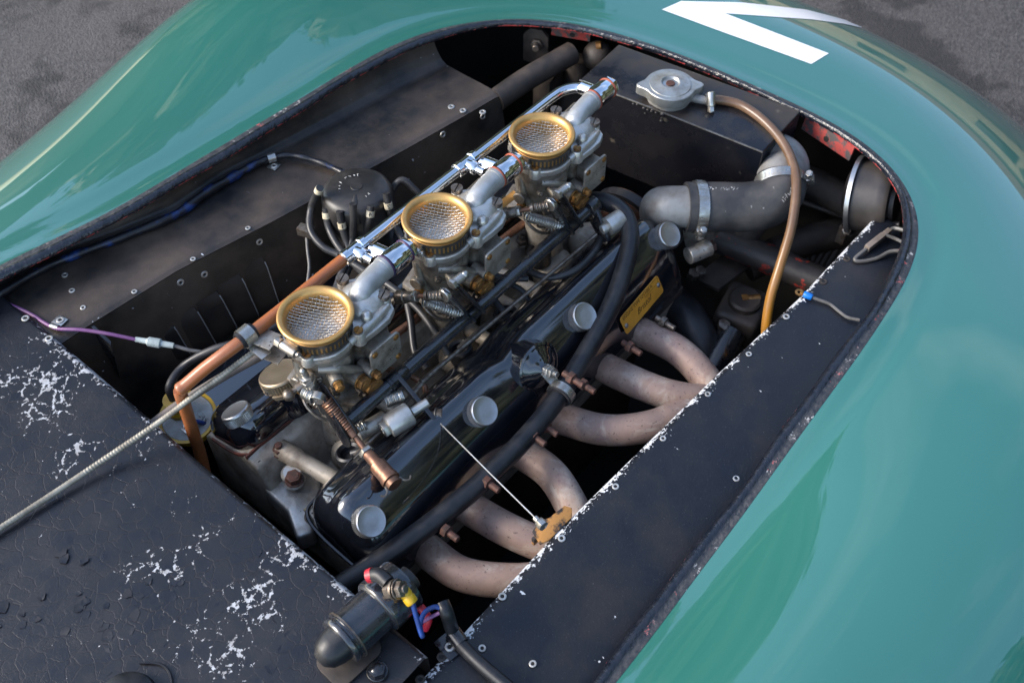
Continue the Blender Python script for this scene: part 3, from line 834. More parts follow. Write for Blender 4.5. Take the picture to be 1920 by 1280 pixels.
for q in ((92, 635), (48, 597), (700, 1178)):
    inst('rivet', RIVET, sc, at(q[0], q[1], ZS)+V((0, 0, 0.0004)))
# lifted paint flakes
random.seed(11)
flake_meshes = []
for k in range(6):
    bm = bmesh.new(); n = random.randint(5, 7)
    vs = [bm.verts.new((0.0048*random.uniform(0.65, 1.25)*math.cos(2*math.pi*i/n+random.uniform(-.25, .25)), 0.0040*random.uniform(0.65, 1.25)*math.sin(2*math.pi*i/n+random.uniform(-.25, .25)), random.uniform(0.0, 0.0006))) for i in range(n)]
    c0 = bm.verts.new((0, 0, 0.0001))
    for i in range(n): bm.faces.new((c0, vs[i], vs[(i+1) % n]))
    r = bmesh.ops.extrude_face_region(bm, geom=bm.faces[:])
    for v in [e for e in r['geom'] if isinstance(e, bmesh.types.BMVert)]: v.co.z -= 0.0003
    flake_meshes.append(mesh_of('paint_flake', bm, FLAKE, 20))
for k in range(84):
    q = (random.gauss(250, 150), random.gauss(1170, 60)) if k % 3 else (random.gauss(520, 60), random.gauss(1180, 60))
    if q[1] > 1330 or (q[0] > 570 and q[1] < 1290): continue
    p = at(q[0], q[1], ZS)
    if p.y < SY1+0.02: continue
    inst('paint_flake', random.choice(flake_meshes), sc, p+V((0, 0, 0.0006)), (random.uniform(-.06, .06), random.uniform(-.06, .06), 1), random.uniform(0.6, 1.5), random.uniform(0, 6.28))

# black rounded knob at the bottom edge of the picture
bm = bmesh.new(); lathe(bm, [(0.026, 0), (0.027, 0.003), (0.025, 0.010), (0.018, 0.014), (0.008, 0.0160), (0, 0.0164)], at(240, 1318, ZS), (0, 0, 1), 28)
kn = thing('rubber_bung', 'black domed rubber bung on flaking scuttle at bottom edge', 'bung', at(245, 1300, ZS))
obj('dome', bm, RUBBER, kn)
bm = bmesh.new(); tube(bm, curve(path((262, 1242, ZS+.003), (300, 1245, ZS+.003), (318, 1262, ZS+.003), (325, 1300, ZS+.003))), 0.0012, 6)
obj('thin_wire', bm, RUBBER, kn)

# ------------------------------------------------------------------ red brackets under the front of the opening
def bracket(name, label, corners, z, hole):
    t = thing(name, label, 'bracket', at(*hole, z), 'red hinge brackets under the front lip')
    P = [at(px, py, z+dz) for px, py, dz in corners]
    bm = bmesh.new(); x = (P[1]-P[0]); y = (P[3]-P[0])
    L, H = x.length, y.length
    xn = x.normalized(); yn = (y-xn*y.dot(xn)).normalized(); nn = xn.cross(yn)
    prism(bm, [(0, 0), (L, 0), (L, H), (0, H)], P[0], xn, yn, 0.003, 0.0006)
    obj('plate', bm, RED_BR, t)
    h = at(*hole, z-0.0)
    # drop the hole onto the plate
    r = _ray(*hole); tt = (P[0]-CAM).dot(nn)/r.dot(nn); h = CAM+r*tt
    face = nn if nn.dot(CAM-h) > 0 else -nn
    off = 0.0034 if nn.dot(CAM-h) > 0 else 0.0004
    bm = bmesh.new(); cyl(bm, h-face*0.001, h+face*off, 0.0042, 18); obj('hole_shade_plug', bm, VOID, t)  # solid plug, black to paint in the shade of the hole
    return t
bracket('hinge_bracket', 'faded red bracket with one hole above the dusty chassis rail', ((1034, 42, 0), (1107, 55, 0), (1106, 83, -0.022), (1034, 66, -0.022)), -0.088, (1073, 66))
bracket('hinge_bracket', 'worn red bracket with one hole beside the header tank hose', ((1512, 215, 0), (1603, 275, 0), (1590, 293, -0.022), (1502, 242, -0.022)), -0.088, (1549, 261))

# ------------------------------------------------------------------ engine: head, block, the two rocker covers
def loft_cover(section, x0, x1, R, c, n_end=7, n_mid=26, mod=None):
    """closed section (Y, Z) run along X with rounded ends, shrunk about c"""
    bm = bmesh.new(); rings = []
    xs = [(x0+R*(1-math.cos(math.pi/2*k/n_end)), math.sin(math.pi/2*k/n_end)) for k in range(n_end)]
    xs += [(x0+R+(x1-x0-2*R)*k/n_mid, 1.0) for k in range(n_mid+1)]
    xs += [(x1-R*(1-math.cos(math.pi/2*(n_end-1-k)/n_end)), math.sin(math.pi/2*(n_end-1-k)/n_end)) for k in range(n_end)]
    cy, cz = c
    size = max(abs(p[0]-cy) for p in section)
    for x, s in xs:
        e = 1-(1-s)*R/size*0.9
        ring = []
        for y, z in section:
            yy, zz = cy+(y-cy)*e, cz+(z-cz)*(e if z > cz else 1)
            if mod: yy, zz = mod(x, yy, zz)
            ring.append(bm.verts.new((x, yy, zz)))
        rings.append(ring)
    m = len(section)
    for a, b in zip(rings[:-1], rings[1:]):
        for k in range(m): bm.faces.new((a[k], a[(k+1) % m], b[(k+1) % m], b[k]))
    bm.faces.new(rings[0][::-1]); bm.faces.new(rings[-1])
    return bm
def smooth_sec(pts, n=5):
    return [(p.x, p.y) for p in curve([V((a, b, 0)) for a, b in pts], n)]

eng = thing('engine', 'straight six engine with two glossy black rocker covers', 'engine', (0.17, -0.03, -0.5))
bm = bmesh.new()
sec = [(0.030, -0.163), (0.012, -0.172), (0.002, -0.198), (-0.008, -0.230), (-0.048, -0.232), (-0.054, -0.196), (-0.062, -0.1795), (-0.165, -0.207), (-0.166, -0.27), (0.108, -0.30), (0.108, -0.20), (0.100, -0.188)]
prism(bm, [(y, z) for y, z in sec], (-0.108, 0, 0), (0, 1, 0), (0, 0, 1), 0.555, 0.004, 3)
obj('cylinder_head', bm, HEAD, eng)
bm = bmesh.new(); box(bm, (0.17, -0.02, -0.42), (0.52, 0.22, 0.26), bevel=0.01); obj('cylinder_block', bm, GRIME, eng)
# front corner of the head with its big bolt
bm = bmesh.new()
prism(bm, [(-0.03, 0.0), (-0.012, 0.022), (0.018, 0.022), (0.046, -0.004), (0.060, -0.030), (0.052, -0.046), (0.020, -0.030), (-0.02, -0.028)], at(553, 905, -0.205), (0, -1, 0), (1, 0, 0), -0.03, 0.005, 3)
cyl(bm, at(553, 903, -0.20), at(553, 903, -0.20)+V((0, 0, 0.022)), 0.0125, 24, 0.003)
o = obj('bolt_boss', bm, ALLOY, eng)
bm = bmesh.new(); p = at(552, 899, -0.178)
cyl(bm, p, p+V((0, 0, 0.0015)), 0.0105, 24); hexa(bm, p+V((0, 0, 0.0015)), (0, 0.05, 1), 0.0088, 0.007); cyl(bm, p+V((0, 0, 0.0085)), p+V((0, 0, 0.0095)), 0.006, 20)
obj('head_bolt', bm, RUST, o)

# ---- right rocker cover
RSEC = smooth_sec([(-0.0615, -0.1785), (-0.0622, -0.167), (-0.0655, -0.155), (-0.074, -0.1445), (-0.085, -0.1385), (-0.0945, -0.1345), (-0.1030, -0.1265), (-0.1115, -0.1215), (-0.121, -0.1230), (-0.133, -0.132), (-0.147, -0.1455), (-0.158, -0.160), (-0.1665, -0.176), (-0.1725, -0.190), (-0.1765, -0.206)])
def rmod(x, y, z):
    # waist at the middle where the two halves of the cover meet
    w = math.exp(-((x-0.155)/0.020)**2)
    f = max(0, min(1, (z+0.178)/0.06))
    g = max(0, min(1, (-0.075-y)/0.06))
    return y-0.004*w*f, z-0.010*w*f*(1-0.5*g)
rc = obj('rocker_cover', loft_cover(RSEC, -0.112, 0.452, 0.030, (-0.118, -0.2055), mod=rmod), GLOSS, eng, 50)
rc['label'] = 'larger glossy black rocker cover above the exhaust pipes'
bm = bmesh.new()
tube(bm, [V((x, -0.0605, -0.1785)) for x in [-0.108+0.02*k for k in range(28)]], 0.0018, 6)
obj('gasket_edge', bm, CREAMG, rc)
bm = bmesh.new()   # light metal rim of the cover at its lower end
tube(bm, curve([V((-0.03, -0.0595, -0.177)), V((-0.092, -0.0595, -0.178)), V((-0.109, -0.066, -0.180)), V((-0.1145, -0.090, -0.187)), V((-0.1135, -0.135, -0.198)), V((-0.110, -0.160, -0.2055)), V((-0.105, -0.173, -0.208))], 6), 0.0022, 6)
obj('cover_flange', bm, BLACK_M, rc)
CAP_AX = V((0, -0.64, 0.77)).normalized()
bm = bmesh.new(); knurl(bm, (0, 0, 0), (0, 0, 1), 0.0168, 0.0140, 52, 0.0)
CAPM = mesh_of('knurled_cap', bm, ALLOY_T, 30)
for q in ((697, 977), (910, 770), (1098, 592), (1257, 439)):
    inst('knurled_cap', CAPM, rc, at(q[0], q[1], -0.128)-CAP_AX*0.0140, CAP_AX, 1.0, random.random())
# breather cone on the outer face
bax = V((-0.05, -0.93, 0.37)).normalized()
bp = at(1009, 688, -0.141)
bm = bmesh.new()
lathe(bm, [(0.028, -0.03), (0.0290, -0.004), (0.0300, -0.001), (0.0300, 0.0015), (0.0275, 0.003), (0.0262, 0.0022), (0.0245, 0.0030), (0.020, 0.0062), (0.0145, 0.0100), (0.0090, 0.0122), (0.0078, 0.0135), (0, 0.0135)], bp, bax, 40)
br = obj('breather_cone', bm, GLOSS, rc, 40)
bm = bmesh.new(); hexa(bm, bp+bax*0.0135, bax, 0.0082, 0.007); hexa(bm, bp+bax*0.0208, bax, 0.0070, 0.0045); cyl(bm, bp+bax*0.025, bp+bax*0.031, 0.0035, 14)
obj('stud_nut', bm, ZINC, br)
# brass plate with the engine number
pn = V((0, -0.90, 0.43)).normalized(); sl = V((0, 0.43, 0.90)).normalized()
pu = (V((1, 0, 0))+sl*0.10).normalized(); pv = pn.cross(pu)
c0 = at(1203, 571, -0.172)
pw_ = 0.027
bm = bmesh.new(); prism(bm, rrect(0.082, pw_, 0.004), c0, pu, pv, 0.0012, 0.0003, 1)
npl = obj('name_plate', bm, PLATE, rc); npl['label'] = 'amber brass engine number plate'
fo = c0+pn*0.00125
for sx in (-1, 1):
    bm = bmesh.new(); p = fo+pu*(0.036*sx)+pv*(0.001 if sx > 0 else -0.002)
    lathe(bm, [(0.0032, 0), (0.0030, 0.0009), (0.0018, 0.0016), (0, 0.0018)], p, pn, 14); obj('drive_rivet', bm, ALLOY_T, npl)
text('engraved_text', 'ENGINE TYPE Nº', 0.0060, fo-pu*0.0145+pv*0.0085, pu, pv, ENGRAVE, npl, 0.0001)
text('engraved_text', '100 A', 0.0064, fo+pu*0.0185+pv*0.0085, pu, pv, ENGRAVE, npl, 0.0001)
bm = bmesh.new()
for (a, b) in (((0.009, 0.0045), (0.038, 0.0045)), ((0.038, 0.0045), (0.038, 0.0122)), ((0.038, 0.0122), (0.009, 0.0122)), ((0.009, 0.0122), (0.009, 0.0045)), ((-0.036, 0.0122), (0.009, 0.0122))):
    tube(bm, [fo+pu*a[0]+pv*a[1], fo+pu*b[0]+pv*b[1]], 0.00022, 4)
obj('engraved_line', bm, ENGRAVE, npl)
text('engraved_text', 'Bristol', 0.0110, fo+pu*0.002-pv*0.0025, pu, pv, ENGRAVE, npl, 0.0001, 0.45)
# bracket and bolt at the front end of the cover
bm = bmesh.new(); p = at(1290, 480, -0.165); cyl(bm, p, p+V((0.03, -0.012, 0.0)), 0.011, 20); o = obj('end_stub', bm, ALLOY_D, eng)
bm = bmesh.new(); hexa(bm, p+V((0.03, -0.012, 0)), (0.9, -0.35, 0), 0.008, 0.007); obj('stub_bolt', bm, RUST, o)

# ---- left rocker cover
LSEC = smooth_sec([(0.027, -0.1635), (0.028, -0.150), (0.032, -0.138), (0.041, -0.1285), (0.052, -0.127), (0.066, -0.134), (0.084, -0.146), (0.100, -0.158), (0.109, -0.172), (0.110, -0.190)])
lc = obj('rocker_cover', loft_cover(LSEC, -0.106, 0.452, 0.026, (0.068, -0.1895)), GLOSS, eng, 50)
lc['label'] = 'smaller glossy black rocker cover under the carburettors'
bm = bmesh.new(); tube(bm, [V((-0.108+0.02*k, 0.0275+0.0008*math.sin(k*1.7), -0.164)) for k in range(28)], 0.0018, 6, flat=2)
tube(bm, curve([V((-0.104, 0.029, -0.164)), V((-0.109, 0.04, -0.168)), V((-0.110, 0.06, -0.176)), V((-0.108, 0.09, -0.188))], 4), 0.0018, 6, flat=1.6)
obj('gasket_edge', bm, GASKET, lc)
LCAP = V((0.0, 0.52, 0.85)).normalized()
inst('knurled_cap', CAPM, lc, at(437, 764, -0.122)-LCAP*0.0165, LCAP, 1.0, 0.3)
bm = bmesh.new(); p = at(522, 697, -0.118); ax2 = V((0.0, 0.36, 0.93)).normalized()
knurl(bm, p-ax2*0.014, ax2, 0.0245, 0.014, 44, 0.001, 0.06); lathe(bm, [(0.0265, -0.019), (0.0265, -0.0145), (0.024, -0.0138)], p, ax2, 40)
o = obj('oil_filler_cap', bm, BRONZE, lc, 30); o['label'] = 'large bronze toned knurled oil filler cap'
bm = bmesh.new(); lathe(bm, [(0.024, -0.05), (0.024, -0.020)], p, ax2, 32); obj('filler_neck', bm, GLOSS, lc)

bm = bmesh.new(); box(bm, (0.14, 0.165, -0.29), (0.50, 0.10, 0.12), bevel=0.03, segs=5); obj('side_cover', bm, GLOSS, eng, 50)
# ---- cross tubes, plug boots and pedestals in the valley
for a, b, r in (((552, 856, -0.176), (632, 902, -0.180), 0.0098), ((953, 522, -0.176), (1028, 556, -0.180), 0.0090), ((930, 560, -0.178), (986, 592, -0.180), 0.0095), ((868, 610, -0.178), (918, 640, -0.180), 0.009), ((700, 742, -0.176), (770, 782, -0.18), 0.0095)):
    pa, pb = at(*a), at(*b)
    bm = bmesh.new(); d = (pb-pa).normalized()
    tube(bm, [pa-d*0.02, pa, pa+d*0.004, pa+d*0.008, pb, pb+d*0.008], [r*1.15, r*1.18, r*1.15, r, r, r*1.05], 20)
    obj('pushrod_tube', bm, HEAD if a[0] != 953 else ALLOY_D, eng)
for (qx, qy), z in (((655, 850), -0.165), ((862, 655), -0.165), ((948, 590), -0.168), ((1010, 470), -0.168)):
    p = at(qx, qy, z)
    bm = bmesh.new(); lathe(bm, [(0.013, -0.02), (0.015, -0.008), (0.0160, -0.001), (0.0150, 0.003), (0.0125, 0.0045), (0.0098, 0.002), (0.0090, -0.004), (0.0070, -0.005), (0, -0.0045)], p, (0.0, 0.25, 0.97), 24)
    obj('plug_boot', bm, RUBBER, eng)
for k in range(3):
    X0 = 0.18*k
    bm = bmesh.new()
    lathe(bm, [(0.030, -0.215), (0.026, -0.190), (0.0235, -0.172), (0.0235, -0.150), (0.0245, -0.1495), (0.0245, -0.136), (0.022, -0.1355), (0.022, -0.118)], (X0+0.004, -0.004, 0), (0, 0, 1), 28)
    obj('inlet_stub', bm, ALLOY_D, eng)
    bm = bmesh.new(); ball(bm, (X0-0.004, -0.028, -0.210), 0.026, 20, (1.25, 0.9, 0.95)); ball(bm, (X0+0.07, -0.026, -0.214), 0.024, 20, (1.2, 0.9, 0.9)); obj('port_boss', bm, HEAD, eng)

# studs, a balance pipe and a thin choke rod in the valley
for k in range(7):
    X0 = -0.075+0.083*k
    for Y0, z0 in ((0.012, -0.1745), (-0.052, -0.2)):
        bm = bmesh.new(); p = V((X0+(0.02 if Y0 < 0 else 0), Y0, z0)); cyl(bm, p, p+V((0, 0, 0.0015)), 0.0095, 20); hexa(bm, p+V((0, 0, 0.0015)), (0, 0, 1), 0.0078, 0.0065); cyl(bm, p+V((0, 0, 0.007)), p+V((0, 0, 0.014)), 0.0040, 12)
        obj('head_stud', bm, STEEL if k % 2 else RUST, eng)
bm = bmesh.new(); tube(bm, curve([V((-0.02, 0.014, -0.150)), V((0.06, 0.018, -0.146)), V((0.16, 0.012, -0.150)), V((0.26, 0.018, -0.146)), V((0.40, 0.014, -0.150))], 8), 0.0050, 12); obj('balance_pipe', bm, COPPER, eng)
bm = bmesh.new(); tube(bm, [V((0.02, 0.030, -0.062)), V((0.22, 0.0305, -0.061)), V((0.43, 0.030, -0.060))], 0.0016, 8); obj('choke_rod', bm, STEEL, eng)
for k in range(3):
    bm = bmesh.new(); X0 = 0.18*k; tube(bm, curve([V((X0+0.05, -0.020, -0.120)), V((X0+0.075, -0.035, -0.145)), V((X0+0.085, -0.055, -0.160)), V((X0+0.07, -0.070, -0.172))], 6), 0.0036, 10); obj('drain_pipe', bm, LEAD if k % 2 else COPPER, eng)

# ------------------------------------------------------------------ exhaust manifold: six pipes under the right ledge
ex = thing('exhaust_manifold', 'six pinkish brown exhaust pipes sweeping under the right hand shelf', 'exhaust', (0.15, -0.25, -0.24))
EXP = [((760, 990, -.215), (800, 1030, -.215), (865, 1075, -.215), (950, 1088, -.215), (1030, 1082, -.222), (1130, 1060, -.24), (1230, 1040, -.26)),
       ((850, 935, -.212), (890, 958, -.212), (950, 992, -.212), (1015, 1020, -.216), (1080, 1035, -.228), (1200, 1030, -.25)),
       ((950, 838, -.212), (985, 853, -.212), (1035, 890, -.212), (1070, 945, -.212), (1100, 1010, -.225), (1140, 1060, -.25)),
       ((1020, 765, -.212), (1065, 788, -.212), (1140, 806, -.212), (1225, 797, -.212), (1300, 765, -.222), (1400, 730, -.25)),
       ((1100, 672, -.212), (1140, 692, -.212), (1205, 722, -.212), (1265, 742, -.214), (1330, 748, -.222), (1420, 735, -.25)),
       ((1170, 605, -.212), (1207, 625, -.212), (1268, 655, -.212), (1315, 700, -.216), (1350, 760, -.228), (1370, 820, -.25))]
for i, q in enumerate(EXP):
    pts = curve(path(*q), 10)
    bm = bmesh.new(); n = len(pts); lay = bm.verts.layers.float.new('edge')
    tube(bm, pts, [0.0185+0.0015*math.exp(-k*0.25) for k in range(n)], 24)
    for vi, v in enumerate(bm.verts): v[lay] = (vi//24)/(n-1)
    o = obj('exhaust_pipe', bm, EXHAUST, ex, 60)
    # flange against the head
    bm = bmesh.new(); d = (pts[8]-pts[2]).normalized()
    cyl(bm, pts[2]-d*0.004, pts[2]+d*0.004, 0.0235, 24); obj('flange', bm, RUST, o)
for q in ((1105, 728), (1083, 716), (1035, 808), (1012, 826), (848, 1003), (1192, 657), (1255, 610), (925, 912)):
    p = aty(q[0], q[1], -0.205)
    bm = bmesh.new(); ax = V((0.0, -1, 0.05)); hexa(bm, p+V((0, 0.012, 0)), ax, 0.0072, 0.007); cyl(bm, p+V((0, 0.02, 0)), p+V((0, -0.008, 0)), 0.0038, 14)
    obj('stud_nut', bm, RUST if q[0] != 1255 else STEEL, ex)
# rusty manifold plate edge
bm = bmesh.new(); box(bm, (0.17, -0.171, -0.216), (0.54, 0.008, 0.012), bevel=0.001); obj('manifold_plate', bm, GRIME, ex)

# ------------------------------------------------------------------ carburettors: one built at the origin, two copies
def make_carb():
    t = thing('carburettor', '', 'carburettor', (0, 0, 0), 'row of three downdraught carburettors')
    bm = bmesh.new()
    lathe(bm, [(0.0285, -0.030), (0.0288, -0.018), (0.0294, -0.011), (0.0305, -0.0060), (0.0322, -0.0026), (0.0345, -0.0004), (0.0370, 0.0000), (0.0386, -0.0008), (0.0391, -0.0022), (0.0382, -0.0034), (0.0362, -0.0048), (0.0342, -0.0075), (0.0331, -0.0110), (0.0326, -0.028)], (0, 0, 0), (0, 0, 1), 72, False, False)
    tr = obj('trumpet', bm, GOLD, t, 70)
    # woven wire screen
    bm = bmesh.new(); sp = 0.0037; R = 0.0300; rot = math.radians(random.uniform(20, 40))
    ca, sa = math.cos(rot), math.sin(rot)
    def hz(x, y):
        r2 = (x*x+y*y)/(R*R)
        return -0.0085-0.0055*(1-r2)+0.0006*math.sin(x*210+1)+0.0005*math.sin(y*180)
    m = int(R/sp)
    for k in range(-m, m+1):
        for way in (0, 1):
            c_ = k*sp; h = math.sqrt(max(0, R*R-c_*c_))
            if h < 0.003: continue
            pts = []; s = -h; n = max(3, int(2*h/(sp*0.5)))
            for i in range(n+1):
                s = -h+2*h*i/n
                x, y = (s, c_) if way == 0 else (c_, s)
                j = int(round(s/sp)); wv = 0.0004*math.cos(math.pi*s/sp)*(1 if (k % 2 == 0) ^ (way == 1) else -1)
                pts.append(V((x*ca-y*sa, x*sa+y*ca, hz(x, y)+wv)))
            tube(bm, pts, 0.00034, 4)
    obj('mesh_screen', bm, WIRE, t, 60)
    # throat seen through the screen
    bm = bmesh.new()
    lathe(bm, [(0.0, -0.085), (0.0215, -0.085), (0.0205, -0.060), (0.0240, -0.046), (0.0278, -0.036), (0.0286, -0.0295)], seg=40, close_bot=False, close_top=False)
    th = obj('throat', bm, THROAT, t, 60)
    bm = bmesh.new(); box(bm, (0.010, 0.008, -0.050), (0.022, 0.006, 0.020), (1, 0.8, 0), (-0.8, 1, 0), 0.002); cyl(bm, (-0.02, 0, -0.05), (0.02, 0.004, -0.05), 0.003, 12)
    obj('choke_bridge', bm, ALLOY_L, th)
    # hose clamp with slots and a worm screw
    bm = bmesh.new(); r0, th_, z0, z1, n = 0.0342, 0.0008, -0.0265, -0.0110, 46
    for k in range(n):
        a0 = 2*math.pi*k/n; a1 = a0+2*math.pi/n*0.52; a2 = a0+2*math.pi/n
        def wedge(b0, b1, za, zb):
            vs = []
            for zz in (za, zb):
                for rr in (r0, r0+th_):
                    for bb in (b0, b1): vs.append(bm.verts.new((rr*math.cos(bb), rr*math.sin(bb), zz)))
            f = lambda *i: bm.faces.new([vs[j] for j in i])
            f(0, 1, 3, 2); f(4, 6, 7, 5); f(2, 3, 7, 6); f(0, 4, 5, 1)
        wedge(a0, a2, z0, z0+0.0034); wedge(a0, a2, z1-0.0034, z1); wedge(a0, a1, z0+0.0034, z1-0.0034)
    cl = obj('hose_clamp', bm, CLAMP, t, 30)
    bm = bmesh.new(); lathe(bm, [(0.0330, -0.026), (0.0339, -0.0255), (0.0339, -0.0115), (0.0330, -0.011)], seg=48, close_bot=False, close_top=False)
    obj('clamp_liner', bm, GOLD, cl)
    bm = bmesh.new(); wy = V((0.06, -1, 0)).normalized(); wc = V((-0.0395, -0.001, -0.0180))
    lathe(bm, [(0.0040, 0), (0.0058, 0.001), (0.0062, 0.004), (0.0062, 0.017), (0.0056, 0.0195), (0.0040, 0.020)], wc-wy*0.0095, wy, 20)
    box(bm, wc+V((0.0035, 0, 0)), (0.006, 0.017, 0.0125), bevel=0.001)
    w = obj('worm_housing', bm, ZINC, cl, 40)
    bm = bmesh.new(); hexa(bm, wc-wy*0.0175, wy, 0.0056, 0.007); cyl(bm, wc-wy*0.0185, wc-wy*0.017, 0.004, 14); cyl(bm, wc-wy*0.012, wc+wy*0.0135, 0.0033, 14)
    obj('worm_screw', bm, ZINC, cl, 40)
    # upper casting: collar, lid over the float chamber, domes
    bm = bmesh.new()
    lathe(bm, [(0.0300, -0.036), (0.0350, -0.036), (0.0352, -0.030), (0.0345, -0.0285), (0.0342, -0.0270), (0.0330, -0.0268), (0.030, -0.0268)], seg=56, close_bot=False, close_top=False)
    out = [(0.0375*math.cos(math.radians(a)), 0.0375*math.sin(math.radians(a))) for a in range(70, 291, 10)]
    out += [(0.022, -0.0425), (0.040, -0.0440), (0.058, -0.0435), (0.071, -0.038), (0.076, -0.028), (0.082, -0.014), (0.084, 0.004), (0.079, 0.020), (0.066, 0.031), (0.045, 0.036), (0.028, 0.038)]
    prism(bm, out, (0, 0, -0.0355), (1, 0, 0), (0, 1, 0), 0.0085, 0.0018, 3)
    ball(bm, (0.0575, -0.006, -0.029), 0.027, 28, (0.98, 1.0, 0.74))
    tube(bm, curve([V((0.010, -0.034, -0.028)), V((0.030, -0.036, -0.024)), V((0.055, -0.034, -0.024)), V((0.068, -0.030, -0.027))], 6), 0.0050, 10)
    for bx_, by_, h in ((0.0705, -0.0240, -0.0205), (0.022, -0.036, -0.020), (0.060, 0.026, -0.022), (-0.031, -0.016, -0.024), (-0.010, 0.034, -0.024)):
        lathe(bm, [(0.0075, -0.036), (0.0068, h-0.001), (0.0060, h)], (bx_, by_, 0), (0, 0, 1), 20)
    ball(bm, (0.040, -0.030, -0.0195), 0.0065, 16, (1, 1, 1.2))
    obj('top_casting', bm, ALLOY, t, 45)
    # fuel elbow
    bm = bmesh.new()
    pts = curve([V((0.050, -0.007, -0.030)), V((0.053, -0.006, -0.018)), V((0.062, -0.005, -0.0125)), V((0.078, -0.002, -0.0125)), V((0.0985, 0.0, -0.0125))], 6)
    tube(bm, pts, [0.0122]*len(pts), 24); ball(bm, (0.0565, -0.006, -0.0150), 0.0128, 20)
    ring_band(bm, (0.0960, 0, -0.0125), (1, 0, 0), 0.010, 0.004, 0.0030, 28)
    obj('fuel_elbow', bm, ALLOY_L, t, 50)
    # slotted lid bolts
    for bx_, by_, h in ((0.0705, -0.0240, -0.0205), (0.022, -0.036, -0.020), (0.060, 0.026, -0.022), (-0.031, -0.016, -0.024)):
        bm = bmesh.new(); big = bx_ > 0.05
        r = 0.0062 if big else 0.0042
        hh = 0.0065 if big else 0.003
        for s in (-1, 1):
            seg = [(r*math.cos(math.radians(a)), s*(0.0007+abs(r*math.sin(math.radians(a))))) for a in range(0, 181, 15)]
            seg = seg if s > 0 else seg[::-1]
            prism(bm, seg, (bx_, by_, h+hh*0.5), (1, 0.4, 0), (-0.4, 1, 0), hh*0.5, 0)
        cyl(bm, (bx_, by_, h), (bx_, by_, h+hh*0.55), r, 20)
        obj('lid_bolt', bm, STEEL if big else BRASS, t, 40)
    # lower body: barrel, float chamber, bosses, flange
    bm = bmesh.new()
    lathe(bm, [(0.0335, -0.1165), (0.0335, -0.1100), (0.0270, -0.1080), (0.0262, -0.098), (0.0290, -0.088), (0.0318, -0.072), (0.0330, -0.055), (0.0345, -0.042), (0.0352, -0.0370)], seg=40)
    prism(bm, [(0.020, -0.030), (0.026, -0.034), (0.060, -0.034), (0.069, -0.026), (0.069, 0.024), (0.058, 0.032), (0.010, 0.032)], (0, 0, -0.088), (1, 0, 0), (0, 1, 0), 0.0505, 0.004, 3)
    prism(bm, [(-0.044, -0.017), (-0.030, -0.022), (0.030, -0.022), (0.044, -0.017), (0.044, 0.017), (0.030, 0.022), (-0.03, 0.022), (-0.044, 0.017)], (0, 0, -0.1175), (0.3, -1, 0), (1, 0.3, 0), 0.0085, 0.002)
    for p0, p1, r in (((-0.010, -0.018, -0.060), (-0.020, -0.042, -0.060), 0.0075), ((0.004, -0.026, -0.078), (0.006, -0.046, -0.078), 0.0085), ((0.020, -0.032, -0.074), (0.020, -0.052, -0.074), 0.0075),
                      ((0.018, -0.030, -0.092), (0.017, -0.048, -0.092), 0.0100), ((-0.022, 0.004, -0.075), (-0.042, 0.0, -0.075), 0.008)):
        cyl(bm, p0, p1, r, 20, 0.001)
    box(bm, (-0.004, -0.030, -0.050), (0.022, 0.012, 0.014), bevel=0.003)
    tube(bm, curve([V((-0.026, -0.022, -0.047)), V((-0.012, -0.034, -0.050)), V((0.006, -0.038, -0.066)), V((0.018, -0.040, -0.080))], 5), 0.0048, 10)
    tube(bm, curve([V((-0.030, 0.006, -0.05)), V((-0.033, 0.0, -0.07)), V((-0.028, -0.008, -0.092))], 5), 0.005, 10)
    obj('lower_casting', bm, BODY_D, t, 42)
    # float chamber side plate and screws
    bm = bmesh.new(); box(bm, (0.042, -0.0410, -0.0635), (0.030, 0.0165, 0.030), bevel=0.003); obj('plate_mount', bm, BODY_D, t)
    bm = bmesh.new(); prism(bm, rrect(0.0425, 0.0425, 0.0055), (0.040, -0.0495, -0.0638), (1, 0, 0), (0, 0, 1), 0.0030, 0.0009, 2)
    sp_ = obj('side_plate', bm, ALLOY_D, t)
    sp_['label'] = 'square side plate with four brass screws'
    for sx in (-1, 1):
        for sz in (-1, 1):
            bm = bmesh.new(); o = V((0.040+0.0155*sx, -0.0525, -0.0638+0.0155*sz))
            lathe(bm, [(0.0037, 0), (0.0037, 0.0009), (0.0027, 0.0017), (0, 0.0018)], o, (0, -1, 0), 14)
            box(bm, o+V((0, -0.0014, 0)), (0.0052, 0.0006, 0.0007), (1, 0, random.uniform(-1, 1)), (0, 1, 0), 0); obj('plate_screw', bm, BRASS, sp_)
    # brass plugs
    for p, ax, r in ((V((0.006, -0.0460, -0.078)), V((0, -1, 0)), 0.0086), (V((0.017, -0.0480, -0.092)), V((-0.1, -1, 0)), 0.0112), (V((-0.020, -0.0420, -0.060)), V((-0.4, -0.92, 0)), 0.0050), (V((0.020, -0.052, -0.074)), V((0, -1, 0)), 0.0045)):
        ax = ax.normalized(); bm = bmesh.new(); cyl(bm, p, p+ax*0.0018, r*1.12, 24); hexa(bm, p+ax*0.0018, ax, r, 0.0065); cyl(bm, p+ax*0.008, p+ax*0.0090, r*0.55, 18)
        obj('brass_plug', bm, BRASS, t)
    # throttle stop details under the body
    bm = bmesh.new(); hexa(bm, (-0.022, -0.028, -0.122), (0.1, -0.2, 1), 0.007, 0.008); cyl(bm, (-0.022, -0.028, -0.125), (-0.022, -0.028, -0.108), 0.0038, 12)
    obj('flange_nut', bm, STEEL, t)
